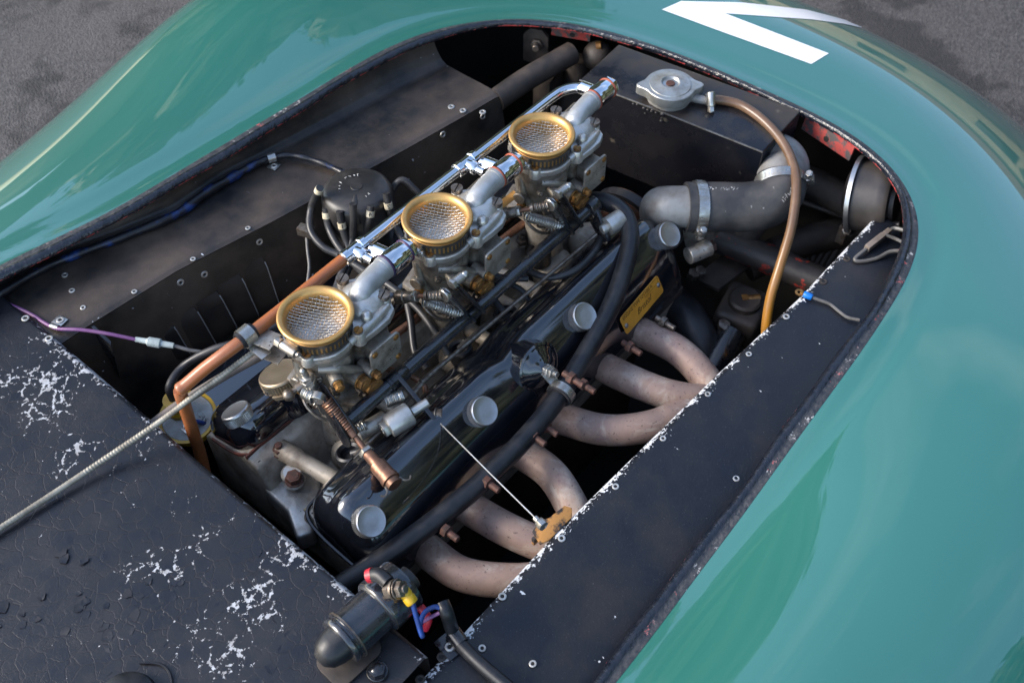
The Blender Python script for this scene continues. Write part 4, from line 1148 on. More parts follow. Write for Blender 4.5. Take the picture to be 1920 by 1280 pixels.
    bm = bmesh.new(); coil(bm, (-0.006, -0.034, -0.128), (0.012, -0.047, -0.128), 0.0042, 0.0009, 6); cyl(bm, (-0.008, -0.0325, -0.128), (0.015, -0.0495, -0.128), 0.0022, 10); hexa(bm, (0.012, -0.047, -0.128), (0.81, -0.585, 0), 0.005, 0.004)
    obj('idle_screw', bm, STEEL, t)
    bm = bmesh.new(); prism(bm, rrect(0.030, 0.014, 0.006), (-0.030, -0.020, -0.100), (-0.2, -0.7, -0.7), (1, 0, 0), 0.003, 0.0006); cyl(bm, (-0.036, -0.026, -0.108), (-0.018, -0.026, -0.108), 0.0035, 12)
    obj('throttle_arm', bm, STEEL, t)
    bm = bmesh.new(); box(bm, (0.092, 0.026, -0.046), (0.034, 0.016, 0.018), (1, 0.1, 0), (-0.1, 1, 0.2), 0.004, 3); cyl(bm, (0.075, 0.026, -0.046), (0.058, 0.024, -0.046), 0.006, 14); obj('choke_housing', bm, ALLOY_D, t)
    # small fittings round the body
    for p, ax, r, h, m in (((-0.026, -0.020, -0.064), (-0.5, -0.8, 0.2), 0.0042, 0.006, STEEL), ((-0.034, 0.000, -0.088), (-1, -0.2, 0), 0.0060, 0.008, BRASS), ((-0.018, -0.030, -0.088), (-0.4, -0.9, 0), 0.0050, 0.007, STEEL),
                           ((0.033, -0.036, -0.095), (0, -1, -0.2), 0.0055, 0.008, STEEL), ((0.052, -0.036, -0.092), (0, -1, 0), 0.0045, 0.006, BRASS), ((-0.028, 0.012, -0.046), (-1, 0.1, 0), 0.0040, 0.006, STEEL), ((0.030, -0.028, -0.113), (0, 0, 1), 0.0062, 0.008, STEEL)):
        ax = V(ax).normalized(); p = V(p); bm = bmesh.new(); cyl(bm, p-ax*0.012, p+ax*0.001, r*0.9, 14); hexa(bm, p+ax*0.001, ax, r, h*0.6); cyl(bm, p+ax*(0.001+h*0.6), p+ax*(0.001+h), r*0.5, 12)
        obj('fitting', bm, m, t)
    bm = bmesh.new(); tube(bm, curve([V((-0.034, 0.002, -0.088)), V((-0.044, -0.012, -0.098)), V((-0.040, -0.030, -0.112)), V((-0.020, -0.042, -0.120)), V((0.004, -0.046, -0.118))], 6), 0.0020, 8); obj('throttle_rod', bm, STEEL, t)
    bm = bmesh.new(); coil(bm, (-0.040, -0.010, -0.094), (-0.022, -0.040, -0.122), 0.0038, 0.0007, 12, 6, 10); obj('throttle_spring', bm, ZINC, t)
    bm = bmesh.new(); prism(bm, rrect(0.026, 0.012, 0.005), (0.012, -0.046, -0.108), (0.6, -0.3, -0.7), (0.7, 0, 0.6), 0.0022, 0.0005); cyl(bm, (0.008, -0.034, -0.104), (0.008, -0.050, -0.104), 0.0035, 12); obj('throttle_lever', bm, STEEL, t)
    # banjo on the fuel elbow
    bm = bmesh.new()
    lathe(bm, [(0.0105, 0.0), (0.0132, 0.0008), (0.0138, 0.004), (0.0138, 0.021), (0.0130, 0.0245), (0.0126, 0.0275)], (0.1005, 0, -0.0125), (1, 0, 0), 32)
    bj = obj('banjo_body', bm, CHROME, t, 40)
    bm = bmesh.new(); hexa(bm, (0.1295, 0, -0.0125), (1, 0, 0), 0.0128, 0.0065); lathe(bm, [(0.0105, 0), (0.0098, 0.0018), (0.004, 0.0026), (0, 0.0027)], (0.136, 0, -0.0125), (1, 0, 0), 24); obj('banjo_bolt', bm, CHROME, bj, 35)
    for xx in (0.0993, 0.1287):
        bm = bmesh.new(); cyl(bm, (xx-0.0009, 0, -0.0125), (xx+0.0009, 0, -0.0125), 0.0136, 30, 0.0002); obj('fibre_washer', bm, FIBRE, bj)
    bm = bmesh.new(); cyl(bm, (0.1120, 0.010, -0.0125), (0.1105, 0.0270, -0.0145), 0.0082, 20); cyl(bm, (0.1105, 0.0265, -0.0145), (0.1095, 0.033, -0.0155), 0.0052, 16); obj('banjo_stem', bm, CHROME, bj, 40)
    return t
carb = make_carb()
def copy_tree(o, parent=None):
    c = o.copy(); COL.objects.link(c); c.parent = parent
    if parent is not None: c.matrix_parent_inverse = o.matrix_parent_inverse.copy()
    for ch in list(o.children): copy_tree(ch, c)
    return c
carb2 = copy_tree(carb); carb3 = copy_tree(carb)
carb2.location.x = 0.18; carb3.location.x = 0.36
carb['label'] = 'carburettor nearest the scuttle, its fuel banjo on dark washers'
carb2['label'] = 'middle carburettor of the row, in front of the distributor'
carb3['label'] = 'front carburettor of the row, nearest the black header tank'
for ch in carb.children:
    for g in ch.children:
        if g.name.startswith('fibre_washer'):
            g.data = g.data.copy(); g.data.materials[0] = DKFIBRE
    if ch.name.startswith('throat'):
        ch.data = ch.data.copy(); ch.data.materials[0] = ALLOY_D

def clip_band(bm, p, ax, r, w=0.010, th=0.0012, seg=36):
    ring_band(bm, p, ax, r, w, th, seg)
def worm_clamp(parent, p, ax, r, toward, w=0.011):
    """hose clamp with its screw on the side given by toward"""
    a = V(ax).normalized(); tw = V(toward); tw = (tw-a*tw.dot(a)).normalized(); s = a.cross(tw)
    bm = bmesh.new(); ring_band(bm, p, a, r, w, 0.0012, 44)
    for k in range(40):
        t = 2*math.pi*k/40
        d = tw*math.cos(t)+s*math.sin(t); e = a.cross(d)
        box(bm, V(p)+d*(r+0.0013), (w*0.55, 0.0016, 0.0005), a, e, 0)
    c = obj('hose_clamp', bm, ZINC, parent, 30)
    bm = bmesh.new(); q = V(p)+tw*(r+0.005); lathe(bm, [(0.003, -0.010), (0.0052, -0.009), (0.0055, -0.006), (0.0055, 0.007), (0.0045, 0.009)], q, s, 18)
    box(bm, q-tw*0.003, (w, 0.014, 0.006), a, s, 0.001)
    hexa(bm, q+s*0.009, s, 0.0048, 0.006); cyl(bm, q+s*0.015, q+s*0.0162, 0.0034, 12)
    obj('clamp_screw', bm, ZINC, c)
    return c

# ------------------------------------------------------------------ fuel rail along the carburettors
RY, RZ = 0.0445, -0.0165
fr = thing('fuel_rail', 'bright chrome fuel pipe with tee pieces along the three carburettors', 'fuel pipe', (0.25, RY, RZ))
bm = bmesh.new()
pts = [V((0.100, RY, RZ)), V((0.20, RY, RZ)), V((0.30, RY, RZ)), V((0.40, RY, RZ))]+curve([V((0.430, RY, RZ)), V((0.452, RY-0.002, RZ)), V((0.467, RY-0.012, RZ+0.001)), V((0.4715, RY-0.026, RZ+0.002))], 8)
tube(bm, pts, 0.0066, 24); obj('pipe', bm, CHROME, fr, 60)
for X0 in (0.0955, 0.2760):
    bm = bmesh.new()
    lathe(bm, [(0.0072, -0.017), (0.0088, -0.016), (0.0090, -0.009), (0.0080, -0.008), (0.0080, 0.008), (0.0090, 0.009), (0.0088, 0.016), (0.0072, 0.017)], (X0, RY, RZ), (1, 0, 0), 24)
    tp = V((X0+0.014, 0.0330, -0.0155)) if X0 < 0.2 else V((0.2895, 0.033, -0.0155))
    d = (tp-V((X0, RY, RZ))).normalized()
    lathe(bm, [(0.0076, 0.002), (0.0080, 0.006), (0.0080, 0.014), (0.0072, 0.0155), (0.0052, 0.016), (0.0052, 0.026)], (X0, RY, RZ), (0.10, -1, 0.02), 22)
    obj('tee_piece', bm, CHROME, fr, 35)
bm = bmesh.new(); cyl(bm, (0.4716, 0.026, -0.0145), (0.4716, 0.010, -0.0125), 0.0090, 22); obj('end_union', bm, CHROME, fr)
oh = thing('orange_fuel_hose', 'orange fuel hose feeding the chrome rail, kinked above the ignition coil', 'hose', at(345, 740, -0.06))
pts = curve([V((0.092, RY, RZ)), V((0.05, RY, RZ-0.001)), V((-0.01, RY, RZ-0.003)), at(462, 632, -0.022), at(425, 660, -0.028), at(385, 690, -0.040), at(352, 718, -0.052), at(334, 733, -0.058)], 8)
bm = bmesh.new(); tube(bm, pts, [0.0068]*(len(pts)-6)+[0.0070, 0.0073, 0.0074, 0.0074, 0.0070, 0.0054], 20); obj('upper_hose', bm, ORANGE, oh, 60)
pts = curve(path((336, 731, -0.060), (346, 760, -0.085), (362, 810, -0.14), (378, 860, -0.19), (400, 960, -0.27)), 8)
bm = bmesh.new(); tube(bm, pts, [0.0060, 0.0064]+[0.0068]*(len(pts)-2), 20); obj('lower_hose', bm, ORANGE, oh, 60)
# P clip and folded bracket holding the hose and the cable
cb = thing('hose_bracket', 'zinc P clip and folded bracket holding orange hose beside rear carburettor', 'bracket', at(485, 645, -0.03))
p = at(462, 630, -0.022); hx = V((1, 0, 0.02))
bm = bmesh.new(); ring_band(bm, p, hx, 0.0098, 0.013, 0.0012, 32)
prism(bm, [(-0.0065, -0.028), (0.0065, -0.028), (0.0065, -0.008), (-0.0065, -0.008)], p+V((0, 0, -0.008)), (1, 0, 0), V((0, 1, 0.1)), 0.002, 0.0006)
obj('p_clip', bm, ZINC, cb)
bm = bmesh.new(); tube(bm, [p-hx*0.010, p-hx*0.0065, p+hx*0.0065, p+hx*0.010], [0.0088, 0.0094, 0.0094, 0.0088], 20); obj('rubber_sleeve', bm, RUBBER, cb)
bm = bmesh.new()
c0 = at(500, 652, -0.034)
prism(bm, [(0, 0), (0.030, 0), (0.030, 0.0018), (0.0018, 0.0018), (0.0018, 0.020), (0.024, 0.020), (0.024, 0.0218), (0, 0.0218)], c0+V((-0.010, 0.012, -0.012)), V((0.25, -1, 0)), V((0, 0, 1)), -0.022, 0.0005)
obj('folded_bracket', bm, ALLOY_D, cb)

# ------------------------------------------------------------------ ribbed throttle cable crossing the scuttle
bc = thing('throttle_cable', 'pale ribbed outer cable running diagonally across the flaking scuttle', 'cable', at(200, 860, ZS+0.004))
pts = curve(path((486, 652, -0.036), (430, 694, -0.048), (370, 737, -0.062), (300, 790, -0.080), (200, 858, -0.098), (100, 925, ZS+0.007), (0, 990, ZS+0.0055), (-90, 1048, ZS+0.005)), 40)
bm = bmesh.new()
L = 0; rr = []; P2 = []
import itertools
dense = []
for a, b in zip(pts[:-1], pts[1:]):
    m = max(1, int((b-a).length/0.00075))
    for k in range(m): dense.append(a.lerp(b, k/m))
s = 0
for i, q in enumerate(dense):
    if i: s += (q-dense[i-1]).length
    rr.append(0.0031+0.00026*math.sin(2*math.pi*s/0.0034))
tube(bm, dense, rr, 10); obj('ribbed_sheath', bm, CABLE, bc, 80)

# ------------------------------------------------------------------ throttle shaft with its levers, springs and rods
SY, SZ = -0.0585, -0.102
ts = thing('throttle_linkage', 'black throttle shaft with levers and return springs beside carburettors', 'linkage', (0.18, SY, SZ))
bm = bmesh.new(); cyl(bm, (-0.042, SY, SZ), (0.380, SY, SZ), 0.0084, 24); obj('shaft', bm, SHAFT, ts, 40)
bm = bmesh.new(); lathe(bm, [(0.0076, 0), (0.0098, 0.0005), (0.0100, 0.022), (0.0085, 0.024)], (0.034, SY, SZ), (1, 0, 0), 24)
ring_band(bm, (0.032, SY, SZ), (1, 0, 0), 0.0076, 0.004, 0.0022, 24); obj('collar', bm, BLACK_M, ts)
def lever(name, p0, p1, w0, w1, th, m, parent, side):
    """flat lever from p0 to p1 with rounded ends; side is its plate normal"""
    p0, p1 = V(p0), V(p1); d = (p1-p0); L = d.length; x = d.normalized()
    poly = [(w0*math.cos(math.radians(a)), w0*math.sin(math.radians(a))) for a in range(90, 271, 20)]
    poly += [(L+w1*math.cos(math.radians(a)), w1*math.sin(math.radians(a))) for a in range(-90, 91, 20)]
    bm = bmesh.new(); y = V(side).cross(x); prism(bm, poly, p0-V(side).normalized()*th/2, x, y, th, th*0.25, 2)
    return obj(name, bm, m, parent)
def link_set(dx):
    """fork lever, ball end, sprung rod and return spring of one carburettor"""
    top = V((0.136+dx, -0.057, -0.040)); base = V((0.166+dx, SY, SZ))
    for off in (-0.0085, 0.0085):
        lever('fork_plate', base+V((off, 0, 0)), top+V((off*0.9, 0, 0.002)), 0.0125, 0.0082, 0.0030, BLACK_M, ts, (1, 0, 0.12))
    bm = bmesh.new(); cyl(bm, base-V((0.010, 0, 0)), base+V((0.010, 0, 0)), 0.0096, 24); obj('lever_boss', bm, BLACK_M, ts)
    bm = bmesh.new(); c = top+V((0.010, 0, 0.006)); cyl(bm, c-V((0.004, 0, 0)), c+V((0.008, -0.002, 0.002)), 0.0055, 16); hexa(bm, c+V((-0.004, 0, 0)), (-1, 0, 0), 0.0065, 0.005); ball(bm, c+V((0.010, -0.003, 0.003)), 0.0048, 14)
    obj('ball_joint', bm, ZINC, ts)
    q = top+V((-0.010, -0.001, 0.001)); e = at(752, 557, -0.060) if dx == 0 else at(942, 402, -0.060)
    d = (e-q).normalized(); Lr = (e-q).length
    bm = bmesh.new(); cyl(bm, q-V((0.003, 0, 0)), q+V((0.003, 0, 0)), 0.0080, 20); obj('pivot_washer', bm, ZINC, ts)
    bm = bmesh.new(); cyl(bm, q, q+d*Lr*0.8, 0.0028, 12); o = obj('link_rod', bm, COPPER, ts)
    bm = bmesh.new(); coil(bm, q+d*0.003, q+d*0.020, 0.0046, 0.0010, 8); lathe(bm, [(0.0028, 0.020), (0.0058, 0.0205), (0.0058, 0.024), (0.003, 0.0245)], q, d, 16); obj('link_spring', bm, STEEL, o)
    bm = bmesh.new(); hexa(bm, q+d*(Lr*0.62), d, 0.0068, 0.005); obj('lock_nut', bm, ZINC, o)
    bm = bmesh.new(); lathe(bm, [(0.0048, 0), (0.0062, 0.002), (0.0064, 0.012), (0.0076, 0.013), (0.0078, 0.022), (0.006, 0.024)], q+d*(Lr*0.68), d, 20); obj('rod_end', bm, STEEL, o)
    s0 = q+d*(Lr*0.60)+V((0.004, -0.004, -0.010)); s1 = base+V((-0.012, 0.004, 0.004))
    bm = bmesh.new(); coil(bm, s0, s1, 0.0054, 0.0009, 26, 6, 12); obj('return_spring', bm, ZINC, ts)
link_set(0.0); link_set(0.180)
# bell crank and roller at the front end
e0 = V((0.386, SY, SZ))
bm = bmesh.new(); lathe(bm, [(0.010, 0), (0.0130, 0.002), (0.0135, 0.012), (0.0120, 0.018), (0.009, 0.020)], e0-V((0.010, 0, 0)), (1, 0, 0), 24); obj('crank_boss', bm, BLACK_M, ts)
arm1 = at(1133, 444, -0.125); lever('crank_arm', e0, arm1, 0.0115, 0.0085, 0.007, BLACK_M, ts, (1, 0.1, 0.1))
r0 = at(1128, 432, -0.112); r1 = at(1160, 412, -0.108)
bm = bmesh.new(); d = (r1-r0).normalized(); cyl(bm, r0, r0+d*0.012, 0.006, 16); lathe(bm, [(0.008, 0.008), (0.0118, 0.009), (0.0120, 0.030), (0.0110, 0.0315), (0.004, 0.0318), (0.0035, 0.030), (0, 0.030)], r0, d, 24); obj('roller', bm, ALLOY, ts)
# arm and clevis at the rear end
a0 = V((0.045, SY, SZ)); a1 = at(812, 786, -0.128)
lever('rear_arm', a0, a1, 0.0105, 0.0085, 0.005, BLACK_M, ts, (1, 0.15, 0.35))
bm = bmesh.new(); q = at(815, 777, -0.126); ax = V((0.55, -0.8, 0.2)).normalized(); cyl(bm, q-ax*0.008, q+ax*0.004, 0.0040, 14); cyl(bm, q+ax*0.001, q+ax*0.003, 0.0078, 20); hexa(bm, q+ax*0.003, ax, 0.0066, 0.006); obj('arm_bolt', bm, STEEL, ts)
c0, c1 = at(727, 800, -0.118), at(772, 772, -0.114)
bm = bmesh.new(); d = (c1-c0).normalized(); lathe(bm, [(0.010, 0), (0.0128, 0.001), (0.0132, 0.004), (0.0132, 0.026), (0.012, 0.028), (0.005, 0.0285)], c0, d, 26); cyl(bm, c1, c1+d*0.02, 0.005, 14); o = obj('roller', bm, ALLOY, ts)
bm = bmesh.new(); hexa(bm, c0-d*0.0065, d, 0.0098, 0.0065); cyl(bm, c0-d*0.0075, c0-d*0.006, 0.0045, 14); obj('roller_nut', bm, ZINC, o)
s0, s1 = at(722, 752, -0.110), at(757, 740, -0.108)
bm = bmesh.new(); coil(bm, s0, s1, 0.0065, 0.0010, 12); obj('return_spring', bm, ZINC, ts)
bm = bmesh.new(); coil(bm, at(662, 806, -0.122), at(686, 796, -0.122), 0.0050, 0.0010, 7); obj('return_spring', bm, ZINC, ts)
bm = bmesh.new(); cyl(bm, at(668, 815, -0.13), at(725, 782, -0.13), 0.009, 20, 0.002); obj('cross_tube', bm, ALLOY_D, ts)
# long thin rod beside the shaft
bm = bmesh.new(); tube(bm, path((664, 853, -0.140), (720, 800, -0.134), (790, 717, -0.124)), [0.0016, 0.0030, 0.0036], 10, flat=0.5)
tube(bm, path((790, 717, -0.124), (830, 682, -0.122), (1000, 540, -0.120), (1118, 440, -0.116)), [0.0040, 0.0026, 0.0024, 0.0024], 10); obj('long_rod', bm, STEEL, ts)

# ---- the unhooked link rod lying over the cover
lr = thing('loose_link_rod', 'sprung link rod with copper coupling lying across the black rocker cover', 'link rod', at(690, 850, -0.10))
A1, B1 = at(597, 742, -0.070), at(648, 826, -0.106)
A2, B2 = at(606, 728, -0.068), at(660, 806, -0.100)
sd = V((1, 0.5, 0.2))
for a, b in ((A1, B1), (A2, B2)): lever('side_plate', a, b, 0.0070, 0.0068, 0.0024, BLACK_M, lr, sd)
bm = bmesh.new(); cyl(bm, A1-sd.normalized()*0.006, A1+sd.normalized()*0.002, 0.0082, 20); obj('pivot_washer', bm, ZINC, lr)
bm = bmesh.new(); coil(bm, at(571, 734, -0.070), at(590, 745, -0.070), 0.0068, 0.0010, 7); obj('pivot_spring', bm, ZINC, lr)
bm = bmesh.new(); q = at(586, 727, -0.068); u = (at(575, 708, -0.052)-q).normalized(); cyl(bm, q, q+u*0.008, 0.0066, 18); hexa(bm, q+u*0.008, u, 0.0088, 0.006); hexa(bm, q+u*0.0145, u, 0.0080, 0.005); cyl(bm, q+u*0.019, q+u*0.026, 0.0038, 12); ball(bm, q+u*0.027, 0.004, 12); obj('ball_nut', bm, ZINC, lr)
bm = bmesh.new(); b0 = at(541, 740, -0.073); ball(bm, b0, 0.0066, 18); cyl(bm, b0, at(560, 725, -0.070), 0.0032, 12); cyl(bm, at(556, 729, -0.070), at(568, 722, -0.068), 0.0062, 16); obj('ball_end', bm, STEEL, lr)
R0, R1, R2, R3 = at(608, 746, -0.072), at(661, 812, -0.104), at(690, 850, -0.110), at(741, 909, -0.112)
d1 = (R1-R0).normalized(); d2 = (R3-R2).normalized()
bm = bmesh.new(); tube(bm, [R0, R1, R2], 0.0032, 12); obj('rod', bm, COPPER, lr)
bm = bmesh.new(); coil(bm, R0+d1*0.004, R1-d1*0.004, 0.0060, 0.0015, 14); cyl(bm, R1-d1*0.005, R1+d1*0.003, 0.0070, 18); obj('rod_spring', bm, COPPER, lr)
bm = bmesh.new(); hexa(bm, R2-d2*0.005, d2, 0.0085, 0.005); obj('lock_nut', bm, ZINC, lr)
bm = bmesh.new(); LL = (R3-R2).length
lathe(bm, [(0.0062, 0), (0.0066, LL*0.30), (0.0070, LL*0.34), (0.0092, LL*0.36), (0.0096, LL*0.74), (0.0102, LL*0.75), (0.0102, LL*0.86), (0.0080, LL*0.87), (0.0080, LL)], R2, d2, 26); obj('coupling', bm, COPPER, lr, 35)
bm = bmesh.new(); x, y, a = frame_of(d2, (0, 0, 1))
for s in (-1, 1):
    tube(bm, curve([R2+d2*LL*0.9+x*s*0.0085, R2+d2*LL*1.02+x*s*0.0105, R2+d2*LL*1.08+x*s*0.0150, R2+d2*LL*1.02+x*s*0.0185], 5), 0.0011, 6)
obj('spring_clip', bm, STEEL, lr)

# ------------------------------------------------------------------ thin bare cable to the rusty clevis on the ledge
bw = thing('thin_cable', 'thin bare steel cable from throttle arm to rusted ledge bracket', 'cable', at(920, 890, -0.125))
E0, E1 = at(822, 790, -0.125), at(1015, 982, -0.108)
bm = bmesh.new(); tube(bm, [E0, E0.lerp(E1, 0.5)+V((0, 0, -0.001)), E1], 0.0008, 8); obj('wire', bm, WIRE, bw)
d = (E1-E0).normalized()
bm = bmesh.new(); hexa(bm, E1-d*0.004, d, 0.0058, 0.008); cyl(bm, E1-d*0.010, E1-d*0.003, 0.0032, 12); obj('ferrule', bm, ZINC, bw)
bm = bmesh.new(); tube(bm, curve([E0, E0+V((0.004, 0.006, 0.004)), E0+V((0.0, 0.010, 0.001)), E0+V((-0.005, 0.004, -0.003)), E0], 5), 0.0008, 6); obj('twisted_end', bm, WIRE, bw)
rb = thing('rusted_clevis', 'rust eaten ochre bracket on the edge of right shelf', 'bracket', at(1050, 965, ZL))
a, b = at(1008, 1018, ZL-0.004), at(1090, 945, ZL-0.004); x = (b-a)
bm = bmesh.new(); prism(bm, [(0, -0.003), (0.010, -0.006), (0.045, -0.004), (0.052, 0.003), (0.048, 0.010), (0.026, 0.011), (0.018, 0.016), (0.004, 0.012)], a, x, V((0, 1, 0.15)), 0.0035, 0.001)
obj('strap', bm, RUSTY_OCHRE, rb)
bm = bmesh.new(); prism(bm, [(0, 0), (0.014, 0), (0.014, 0.012), (0, 0.012)], a+V((0, 0.008, -0.010)), x, V((0, 0, 1)), 0.004, 0.0008); obj('lug', bm, RUSTY_OCHRE, rb)

# ------------------------------------------------------------------ long black heater hose over the right rocker cover
hh = thing('black_hose', 'long black rubber hose lying along the right rocker cover', 'hose', at(900, 900, -0.16))
pts = curve(path((590, 1130, -0.185), (650, 1090, -0.178), (760, 1016, -0.168), (860, 940, -0.160), (940, 868, -0.156), (1010, 792, -0.156), (1058, 728, -0.154), (1105, 650, -0.148), (1145, 575, -0.138), (1172, 500, -0.126), (1182, 445, -0.116), (1172, 405, -0.110), (1145, 382, -0.108), (1110, 376, -0.112), (1080, 388, -0.122), (1060, 410, -0.138)), 8)
bm = bmesh.new(); tube(bm, pts, 0.0112, 24); obj('hose', bm, RUBBER, hh, 60)
pc = thing('hose_p_clip', 'grey rubber lined P clip bolted to the breather cone', 'clip', at(1050, 725, -0.15))
k = min(range(len(pts)), key=lambda i: (pts[i]-at(1052, 735, -0.154)).length); hd = (pts[k+1]-pts[k-1]).normalized()
bm = bmesh.new(); ring_band(bm, pts[k], hd, 0.0116, 0.013, 0.0032, 36); obj('rubber_lining', bm, RUBBER_G, pc)
bm = bmesh.new(); ring_band(bm, pts[k], hd, 0.0150, 0.0095, 0.0010, 36)
nut = bp+bax*0.0125
lever('tab', nut, pts[k]+(nut-pts[k]).normalized()*0.013, 0.0085, 0.006, 0.0018, ZINC, pc, bax)
obj('steel_band', bm, ZINC, pc)

# ------------------------------------------------------------------ header tank
ZT = -0.072
ht = thing('header_tank', 'black radiator header tank with plated filler cap', 'tank', at(1290, 230, -0.2))
T = [at(1087, 150, ZT), at(1430, 285, ZT), at(1502, 208, ZT), at(1160, 83, ZT)]
c_t = (T[0]+T[1]+T[2]+T[3])/4
bm = bmesh.new(); bot = [bm.verts.new(p+V((0.006 if i < 2 else 0, 0, -0.135))) for i, p in enumerate(T)]; top = [bm.verts.new(p) for p in T]
bm.faces.new(bot); bm.faces.new(top[::-1])
for i in range(4): bm.faces.new((bot[i], bot[(i+1) % 4], top[(i+1) % 4], top[i]))
bmesh.ops.recalc_face_normals(bm, faces=bm.faces)
bmesh.ops.bevel(bm, geom=bm.edges[:], offset=0.0022, segments=3, affect='EDGES', profile=0.6)
tk = obj('tank_shell', bm, TANK, ht, 40)
bm = bmesh.new(); tube(bm, [T[0]+V((0, 0, -0.0004)), T[0].lerp(T[1], 0.5)+V((-0.0004, 0, 0.0003)), T[1]+V((0, 0, -0.0004))], 0.0013, 8); obj('soldered_seam', bm, CLAMP, tk)
bm = bmesh.new(); random.seed(3)
for i in range(26):
    t = 0.28+0.22*random.random()
    q = T[0].lerp(T[1], t)+V((random.gauss(-0.001, 0.004), 0, 0))
    ball(bm, V((q.x, q.y, ZT+0.0002)) if q.x > T[0].lerp(T[1], t).x else V((T[0].lerp(T[1], t).x-0.0003, q.y, ZT-abs(random.gauss(0, 0.006)))), random.uniform(0.0012, 0.0032), 10, (1, 1, 0.4))
o = obj('paint_blister', bm, TANK, tk)
# filler cap
fc = at(1257, 158, ZT+0.022)
bm = bmesh.new(); lathe(bm, [(0.028, -0.024), (0.028, -0.012), (0.031, -0.011)], fc, (0, 0, 1), 40); obj('filler_neck', bm, ELBOW, ht)
bm = bmesh.new()
def ear(k, seg=96):
    a = (2*math.pi*k/seg)
    base = 1.0
    for e in (EAR, EAR+math.pi):
        d = abs((a-e+math.pi) % (2*math.pi)-math.pi)
        base += 0.34*math.exp(-(d/0.22)**2)
    return base
EAR = math.radians(130)
ol = [(0.0328*ear(k)*math.cos(2*math.pi*k/96), 0.0328*ear(k)*math.sin(2*math.pi*k/96)) for k in range(96)]
prism(bm, ol, fc+V((0, 0, -0.0135)), (1, 0, 0), (0, 1, 0), 0.0135, 0.0022, 3)
lathe(bm, [(0.0270, -0.0005), (0.0262, 0.0010), (0.0160, 0.0022), (0.0135, 0.0036), (0.0120, 0.0036), (0.0100, 0.0010), (0.0040, 0.0006), (0, 0.0008)], fc, (0, 0, 1), 64, False, False)
cp = obj('filler_cap', bm, CAPMETAL, ht, 35)
bm = bmesh.new(); lathe(bm, [(0.006, 0.0008), (0.0055, 0.0022), (0, 0.0026)], fc, (0, 0, 1), 18); obj('centre_rivet', bm, RUST, cp)
# hose stub on the neck
n0 = at(1296, 183, ZT+0.008); n1 = at(1330, 190, ZT+0.006)
bm = bmesh.new(); cyl(bm, n0, n1, 0.0055, 16); obj('overflow_stub', bm, ELBOW, ht)
# outlet at the tank's right end
mid = (T[1]+T[2])/2; mid.z = -0.112
pts = curve([mid+V((0.0, 0.012, 0)), mid+V((-0.002, -0.010, 0.001)), mid+V((-0.014, -0.024, 0.0)), at(1462, 330, -0.108), at(1463, 345, -0.110)], 8)
bm = bmesh.new(); tube(bm, pts, 0.0285, 32); obj('outlet_elbow', bm, ELBOW, ht, 60)

# ------------------------------------------------------------------ top radiator hose and the alloy elbow on the head
rh = thing('radiator_hose', 'thick dark grey rubber hose between header tank and engine elbow', 'hose', at(1380, 380, -0.13))
hp = curve(path((1463, 335, -0.106), (1462, 360, -0.112), (1440, 380, -0.120), (1400, 388, -0.124), (1345, 388, -0.124), (1285, 388, -0.122)), 10)
bm = bmesh.new(); tube(bm, hp, 0.0312, 36); obj('hose', bm, RUBBER_G, rh, 60)
worm_clamp(rh, hp[4], hp[5]-hp[3], 0.0318, V((0.15, -1, 0.2)), 0.012)
i = len(hp)-5; worm_clamp(rh, hp[i], hp[i+1]-hp[i-1], 0.0318, V((0.1, -0.7, -0.2)), 0.013)
random.seed(9)   # worn white print along the hose, too rubbed to read
bm = bmesh.new()
for i0, n_, sp_ in ((13, 8, 0.0034), (38, 7, 0.0032), (44, 5, 0.0030)):
    a_ = (hp[i0+1]-hp[i0-1]).normalized(); up = V((0, 0, 1)); up = (up-a_*up.dot(a_)).normalized(); sd_ = a_.cross(up)
    if i0 < 20: up = (up*0.80-sd_*0.6 if (up*0.80-sd_*0.6).dot(CAM-hp[i0]) > (up*0.80+sd_*0.6).dot(CAM-hp[i0]) else up*0.80+sd_*0.6)
    up.normalize(); sd_ = a_.cross(up)
    for k in range(n_):
        c_ = hp[i0]+up*0.0314+a_*(k-n_/2)*sp_
        for s in range(3):
            u_ = a_*random.uniform(-.0012, .0012)+sd_*random.uniform(-.0022, .0022)
            v_ = a_*random.uniform(-.0010, .0010)+sd_*random.uniform(-.0016, .0016)
            tube(bm, [c_+u_-v_, c_+u_+v_], 0.00028, 4)
po = obj('worn_print', bm, WHITE_INK, rh); po['kind'] = 'stuff'
el = thing('thermostat_elbow', 'dull alloy elbow joining the engine to the radiator hose', 'elbow', at(1260, 420, -0.16))
# smaller bore than the hose
pts = curve([hp[-2], hp[-1], at(1252, 388, -0.124), at(1238, 392, -0.135), at(1240, 415, -0.160), at(1246, 440, -0.19)], 8)
bm = bmesh.new(); tube(bm, pts, 0.0262, 32); obj('pipe_bend', bm, ELBOW, el, 60)
bm = bmesh.new(); p = at(1295, 425, -0.17); prism(bm, rrect(0.05, 0.04, 0.01), p, (1, 0.2, 0), (0, 0.3, 1), 0.03, 0.004); obj('housing', bm, ALLOY_D, el)

